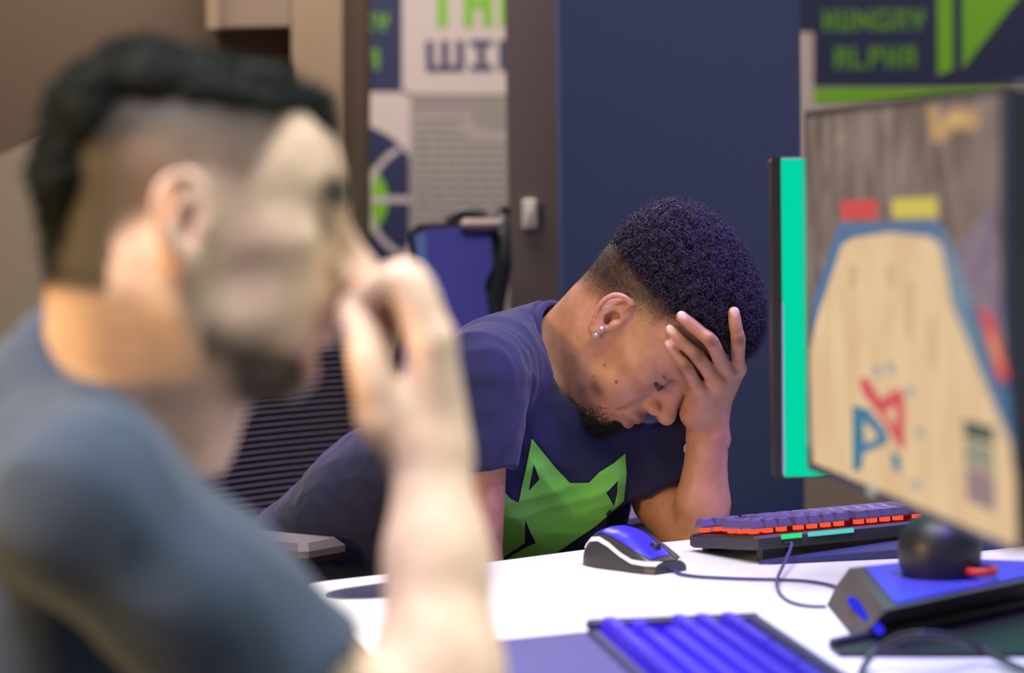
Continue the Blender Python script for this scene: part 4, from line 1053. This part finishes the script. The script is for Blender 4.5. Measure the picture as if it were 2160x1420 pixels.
# jeans
j = Field((-.50, 2.80, .0), (.45, 3.70, .72), .006)
hipL = T2[3] + lat2 * .09 + [0, 0, -.05]; hipR = T2[3] - lat2 * .09 + [0, 0, -.05]
j.cap(T2[2] + [-.06, .04, -.12], T2[3] + [0, 0, -.03], .11, .125, .05, lat=lat2, ls=1.35)
fd = np.array([.80, -.60, 0])
for hp, sd in ((hipL, 1), (hipR, -1)):
    kn = hp + fd * .40 + lat2 * sd * .03; kn[2] = .50; an = kn + fd * .02; an[2] = .10
    j.chain([hp, kn, an], [.09, .066, .048], .03)
p, q = j.mesh(); mj, p = quads_to_mesh('trousers', p, q, 1)
link('trousers', mj, cloth_mat('black_denim', srgb(30, 30, 40)), man2)
mb = MB()
for hp, sd in ((hipL, 1), (hipR, -1)):
    kn = hp + fd * .42 + lat2 * sd * .03; a = np.array([kn[0], kn[1], 0])
    b = Field(a + [-.2, -.2, 0], a + [.2, .2, .14], .006); b.cap(a + [0, 0, .06] - fd * .03, a + fd * .17 + [0, 0, .035], .045, .034, .02); b.cap(a + [0, 0, .07], a + [0, 0, .11], .045, .045, .02)
    b.half(a + [0, 0, .004], (0, 0, -1))
    pp, qq = b.mesh(); m_, _ = quads_to_mesh('shoe', pp, qq); link('shoe', m_, M_black, man2)
# hair mesh
p, q = h.mesh(); mh, p = quads_to_mesh('hair', p, q, 1)
n_ = normals(mh); k = np.array([abs(mnoise.noise(v)) for v in (p * 95).tolist()]) * .012 - .007
mh.vertices.foreach_set('co', (p + n_ * k[:, None]).astype(np.float32).ravel()); mh.update()
hair2 = link('hair', mh, M_hairbase, man2)
N = 13000
u = rng.normal(size=(N * 3, 3)); u /= np.linalg.norm(u, axis=1, keepdims=True)
k0 = (np.abs(u) ** 2.4).sum(1) ** (1 / 2.4)
pt = u / k0[:, None] * hr * rng.uniform(.86, 1.03, (N * 3, 1)) + hc
ok = (pt[:, 2] > .064 + .28 * pt[:, 0]) & ~((pt[:, 0] - .101) * .9 - (pt[:, 2] - .072) * .45 > .003)
wp = C2 + pt @ M2.T
for k in ('index', 'middle', 'ring', 'pinky'):
    pts, rs = FG[k]
    for i in range(3):
        a = pts[i]; ba = pts[i + 1] - a; t_ = np.clip((wp - a) @ ba / (ba @ ba), 0, 1); ok &= np.linalg.norm(wp - a - t_[:, None] * ba, axis=1) > rs[i] + .007
pt, u = pt[ok][:N], u[ok][:N]
strands('curl', C2 + pt @ M2.T, (u + rng.normal(size=u.shape) * .75) @ M2.T,   .0100, .00050, .0032, 1.5, M_hair, hair2, seg=11)
# cropped hair on the sides, chin beard
def scatter(me, p, wgt, n):
    pr = wgt / wgt.sum(); i = rng.choice(len(p), n, p=pr); return i
nn = normals(me2); pv = np.zeros(len(me2.vertices) * 3); me2.vertices.foreach_get('co', pv); pv = pv.reshape(-1, 3)
wf = fade * (z < .085) * (z > zb + .004)
i = scatter(me2, pv, wf + 1e-12, 9000)
dn = M2 @ np.array([-.55, 0, -.6])
strands('cropped_hair', pv[i] + rng.normal(size=(len(i), 3)) * .0007, nn[i] * .55 + dn + rng.normal(size=(len(i), 3)) * .25, .0026, .00014, .0004, .5, M_stub, man2, seg=3)
i = scatter(me2, pv, beard ** 1.5 + 1e-12, 3600)
strands('beard', pv[i], nn[i] * .6 + M2 @ np.array([.1, 0, -.75]) + rng.normal(size=(len(i), 3)) * .35, .010, .00033, .0018, 1.2, M_stub, man2, seg=8)
# fingernails, lashes
M_nail = mat('fingernail', (.80, .56, .52), .3, spec=.6)
for k in ('index', 'middle', 'ring', 'pinky'):
    pts, rs = FG[k]; dn_ = unit(pts[3] - pts[2]); r = rs[3]
    o_ = f.depth(*[float(v) for v in (CX + FPX * ((pts[3] - CAM) @ RT) / ((pts[3] - CAM) @ FW), CY - FPX * ((pts[3] - CAM) @ UP) / ((pts[3] - CAM) @ FW))], 2.9, 3.3)
    nv = unit(-FW + (RT * .25 if k == 'index' else RT * .1 + UP * .15)); nv = unit(nv - dn_ * (nv @ dn_) * .8); sd = unit(np.cross(dn_, nv)); vs = []
    for i in range(7):
        for j in range(7):
            a = (i - 3) / 3; b = (j - 3) / 3; sq = math.sqrt(max(0, 1 - .5 * b * b)); sq2 = math.sqrt(max(0, 1 - .5 * a * a))
            vs.append(pts[3] + dn_ * (r * .25 + a * sq * r * .72) + sd * b * sq2 * r * .66 + nv * (r * (1.075 - .30 * b * b) - .10 * r * max(0, a) ** 2 - .05 * r * max(0, -a) ** 2))
    MB().grid(vs, 7, 7).build('fingernail', M_nail, man2, smooth=True)
lr = []
for s_ in (-1,):
    for t_ in np.linspace(0, 1, 46):
        c_ = np.array([[.0725, s_ * .0480, .0035], [.0845, s_ * .0395, -.0012], [.0880, s_ * .031, -.0022], [.085, s_ * .020, .0012]]); sp_ = smooth_path(list(c_), 12); lr.append(sp_[int(t_ * (len(sp_) - 1))])
lr = np.array(lr); lr = np.repeat(lr, 2, 0) + rng.normal(size=(len(lr) * 2, 3)) * .0004
strands('eyelashes', C2 + lr @ M2.T, (np.array([.8, -.35, -.55]) + rng.normal(size=lr.shape) * .18) @ M2.T, .0036, .00016, 0, 0, M_stub, man2, seg=4)
# ear studs
M_stone = mat('clear_stone', (.85, .87, .95), .08, metal=.6)
for px, py, r in ((1256, 707, .0042), (1268, 694, .0030)):
    d = f.depth(px, py, 2.9, 3.3) or 3.05
    c = P(px, py, d - r * .3); mb = MB()
    a1, a2, a3 = camvec(1, 0, .3), camvec(0, 1, .2), camvec(-.3, -.2, 1)
    vs = [c - FW * r * .7] + [c + (a1 * math.cos(t_) + a2 * math.sin(t_)) * r for t_ in np.linspace(0, 6.283, 8, endpoint=False)] + [c + FW * r * .6]
    mb.add(vs, [(0, 1 + k, 1 + (k + 1) % 8) for k in range(8)] + [(9, 1 + (k + 1) % 8, 1 + k) for k in range(8)])
    mb.build('ear_stud', M_stone, man2)
del f, s2, j, h
# ================================================================== the man in grey, close to the camera
C1 = P(399, 468, 1.665)
M1 = frame_from(camvec(.97, -.10, -.20), camvec(.09, .99, .04))
w1 = lambda x, y, z: C1 + M1 @ np.array([x, y, z], float)
SR1, SL1 = P(185, 1065, 1.54), P(250, 1045, 1.90)
lat1 = unit(SL1 - SR1)
ER1, WR1 = P(955, 1712, 1.58), P(908, 965, 1.655)
f = Field((-.45, 1.38, .50), (.06, 2.02, 1.28), .003)
head(f, C1, M1, lids=False, skull=((-.005, 0, .034), (.086, .072, .072)))
f.cap(w1(-.032, 0, -.035), P(285, 850, 1.72), .056, .062, .03)
f.cap(w1(.012, 0, -.06), P(330, 890, 1.72), .044, .050, .03)
f.cap(P(255, 920, 1.72), P(150, 1150, 1.72), .056, .075, .03, lat=lat1, ls=1.2)
f.cap(P(180, 1080, 1.70), SR1, .045, .036, .02); f.cap(P(180, 1080, 1.70), SL1, .045, .036, .02)
f.chain([SR1, SR1 + (ER1 - SR1) * .5, ER1], [.042, .0425, .036], .02)
f.chain([ER1, P(925, 1420, 1.61), P(922, 1180, 1.635), WR1], [.035, .0385, .031, .0245], .02)
# far arm, resting on the thigh out of sight
f.chain([SL1, SL1 + [.06, .05, -.27], SL1 + [.22, -.05, -.36]], [.045, .040, .028], .02)
# hand at the mouth: thumb and bent fingers meet at the lips
pal = sub_field(f, P(850, 800, 1.66) - .13, P(850, 800, 1.66) + .13)
mc1 = {'index': (905, 722, 1.640), 'middle': (915, 716, 1.662), 'ring': (912, 724, 1.683), 'pinky': (900, 745, 1.702)}
for k_, c in mc1.items(): pal.cap(WR1, P(*c), .020, .0135, .016)
pal.cap(WR1, P(812, 880, 1.645), .020, .018, .014)
fin = {'index': [(905, 722, 1.640), (846, 597, 1.640), (784, 612, 1.652), (746, 648, 1.660)], 'middle': [(915, 716, 1.662), (868, 590, 1.665), (800, 604, 1.675), (757, 640, 1.680)],
       'ring': [(912, 724, 1.683), (872, 612, 1.690), (812, 640, 1.694), (800, 690, 1.692)], 'pinky': [(900, 745, 1.702), (866, 655, 1.710), (818, 680, 1.708), (815, 722, 1.702)]}
for k_, ch in fin.items():
    r_ = .0118 if k_ != 'pinky' else .0098
    pal.curve([P(*c) for c in ch], [r_ * 1.12, r_ * .98, r_ * .86, r_ * .74], .005)
pal.curve([P(812, 880, 1.645), P(782, 785, 1.635), P(764, 712, 1.643), P(738, 664, 1.655)], [.018, .0135, .0118, .0092], .006)
merge(f, pal, .004)
p, q = f.mesh(); me1, p = quads_to_mesh('body', p, q)
loc = (p - C1) @ M1; x, y, z = loc.T
rgb = np.tile(np.array([.72, .53, .42]), (len(p), 1))
hm = (np.abs(loc) < .16).all(1) & (np.linalg.norm(p - P(830, 700, 1.66), axis=1) > .055) & (np.linalg.norm(p - P(765, 660, 1.655), axis=1) > .016)
isear = (np.abs(y) > .0755) & (np.abs(z) < .036) & (x > -.034) & (x < .012); hm &= ~isear
tint(isear * .4 * (np.abs(loc) < .12).all(1), (.70, .40, .33))
zb = np.interp(x, [-.12, -.08, -.045, 0, .028, .042, .055, .065], [-.065, -.052, -.02, .022, .018, .045, .068, .085])
fade = sstep(-.004, .022, z - zb) * (x < .07) * hm
fade = np.maximum(fade * (np.abs(y) > .02), hm * (x < -.05) * sstep(-.06, -.045, z))
dk = np.clip(0.76 + .22 * sstep(-.030, -.070, x) + .22 * sstep(.040, .078, z - .12 * np.minimum(0, x)), 0, .985)
tint(fade * dk, (.012, .011, .010))
beard = hm * np.clip(np.exp(-(((x - .064) / .026) ** 2 + ((z + .102) / .020) ** 2)) * 1.5 + .75 * np.exp(-((z + .078 + .35 * (x - .03)) / .016) ** 2) * (x > .012) * (x < .08), 0, 1)
tint(np.clip(beard, 0, .93), (.028, .022, .018))
must = hm * .55 * np.exp(-(((z + .042) / .008) ** 2 + (y / .028) ** 4)) * (x > .08); tint(must, (.06, .05, .04))
lip = hm * np.exp(-(((z + .0585) / .0095) ** 4 + (y / .022) ** 4)) * (x > .085); tint(lip * .8, (.62, .16, .20))
br = hm * np.exp(-(((z - .029) / .0105) ** 2 + ((np.abs(y) - .032) / .023) ** 4)) * (x > .042); tint(np.clip(br * 1.5, 0, .96), (.03, .025, .022))
ey = hm * np.exp(-(((z - .0060) / .0078) ** 2 + ((np.abs(y) - .035) / .015) ** 4)) * (x > .05); tint(np.clip(ey * 1.4, 0, .94), (.04, .035, .035))
tint(np.exp(-(np.linalg.norm(p - P(742, 655, 1.657), axis=1) / .008) ** 2) * .6, (.72, .28, .28))
paint(me1, np.clip(rgb, 0, 1))
man1 = thing('person', 'man in grey T-shirt seated sideways close by with his fist at his lips', 'person', (P(60, 1900, 1.76)[0], 1.75, .46))
link('body', me1, M_skin1, man1)
# shirt
s1 = Field((-.62, 1.36, .50), (.02, 2.06, 1.12), .004)
s1.chain([P(145, 1150, 1.72), P(120, 1400, 1.75), P(60, 1850, 1.78)], [.094, .110, .122], .05, lat=lat1, ls=1.45)
s1.chain([P(150, 910, 1.72), P(150, 1010, 1.62), SR1, SR1 + (ER1 - SR1) * .30, SR1 + (ER1 - SR1) * .65], [.050, .050, .052, .050, .050], .03)
s1.chain([P(165, 915, 1.72), P(200, 1010, 1.82), SL1, SL1 + [.05, .04, -.20]], [.050, .054, .056, .056], .03)
cc = P(280, 828, 1.71); e1 = camvec(.715, -.70, 0); e2 = camvec(-.25, -.20, .95); nrm = unit(np.cross(e1, e2)); nrm = nrm if nrm @ RT > 0 else -nrm
gs = sub_field(s1, cc - .16, cc + .16); gs.cap(cc - nrm * .08, cc + nrm * .05, .088, .074, .0); gs.half(cc, nrm); merge(s1, gs, .015)
s1.cap(cc - nrm * .010, cc + nrm * .10, .066, .11, .004, 'sub')
hv = unit(ER1 - SR1); hp = SR1 + hv * np.linalg.norm(ER1 - SR1) * .585
s1.cap(hp - hv * .02, hp + hv * .15, .0455, .0455, .003, 'sub')
cut_end(s1, hp, unit(hv + .15 * RT), hp + hv * .06, .075)
p, q = s1.mesh(); ms1, p = quads_to_mesh('shirt', p, q, 2)
p = wrinkle(ms1, p, .0035, camvec(.8, -.5, 0), 18, 5, 1.7); p = wrinkle(ms1, p, .0022, camvec(.3, -.9, 0), 26, 6, 5.2)
link('shirt', ms1, cloth_mat('grey_jersey', srgb(58, 71, 90), heather=.15), man1)
# trousers and hair
j = Field((-.75, 1.30, .06), (.40, 2.15, .70), .008)
hb = P(60, 1850, 1.78); hb = np.array([hb[0], hb[1], .56])
j.cap(hb + [0, 0, .06], hb, .12, .13, .05, lat=lat1, ls=1.35)
for sd in (1, -1):
    h0 = hb + lat1 * .09 * sd; h0[2] = .55; kn = h0 + np.array([.42, .04, -.04]); an = kn + np.array([.02, 0, -.42])
    j.chain([h0, kn, an], [.088, .064, .045], .03)
p, q = j.mesh(); mj, p = quads_to_mesh('trousers', p, q, 1)
link('trousers', mj, cloth_mat('dark_trousers', srgb(34, 36, 44)), man1)
h = Field(w1(-.01, 0, .06) - .16, w1(-.01, 0, .06) + .16, .0035)
h.ell(C1 + M1 @ np.array([-.005, 0, .042]), (.086, .076, .066), M1, 0, pw=2.25)
# clipped line: thick on top, running down the back of the head, swept fringe in front
h.half(w1(0, 0, .080), -(M1 @ np.array([.08, 0, 1.0])))
h.half(w1(.094, 0, .078), M1 @ np.array([.9, 0, -.5]))
h.chain([w1(.040, -.02, .090), w1(.070, -.015, .078), w1(.083, 0, .058)], [.014, .012, .006], .012)
h.chain([w1(-.040, 0, .088), w1(-.072, 0, .062), w1(-.082, 0, .020), w1(-.074, 0, -.040)], [.025, .022, .018, .012], .015, lat=M1[:, 1], ls=1.9)
p, q = h.mesh(); mh, p = quads_to_mesh('hair', p, q, 1)
p = wrinkle(mh, p, .003, M1[:, 0], 60, 20, 2.2)
hair1 = link('hair', mh, mat('black_hair', (.008, .011, .010), .85, spec=.15), man1)
nn = normals(mh); i = rng.choice(len(p), 5000)
strands('hair_tuft', p[i], nn[i] + M1 @ np.array([.5, 0, .2]) + rng.normal(size=(len(i), 3)) * .4, .006, .0006, 0.0, 0, mat('black_hair_strand', (.008, .011, .010), .8, spec=.2), hair1, seg=4)
del f, s1, j, h
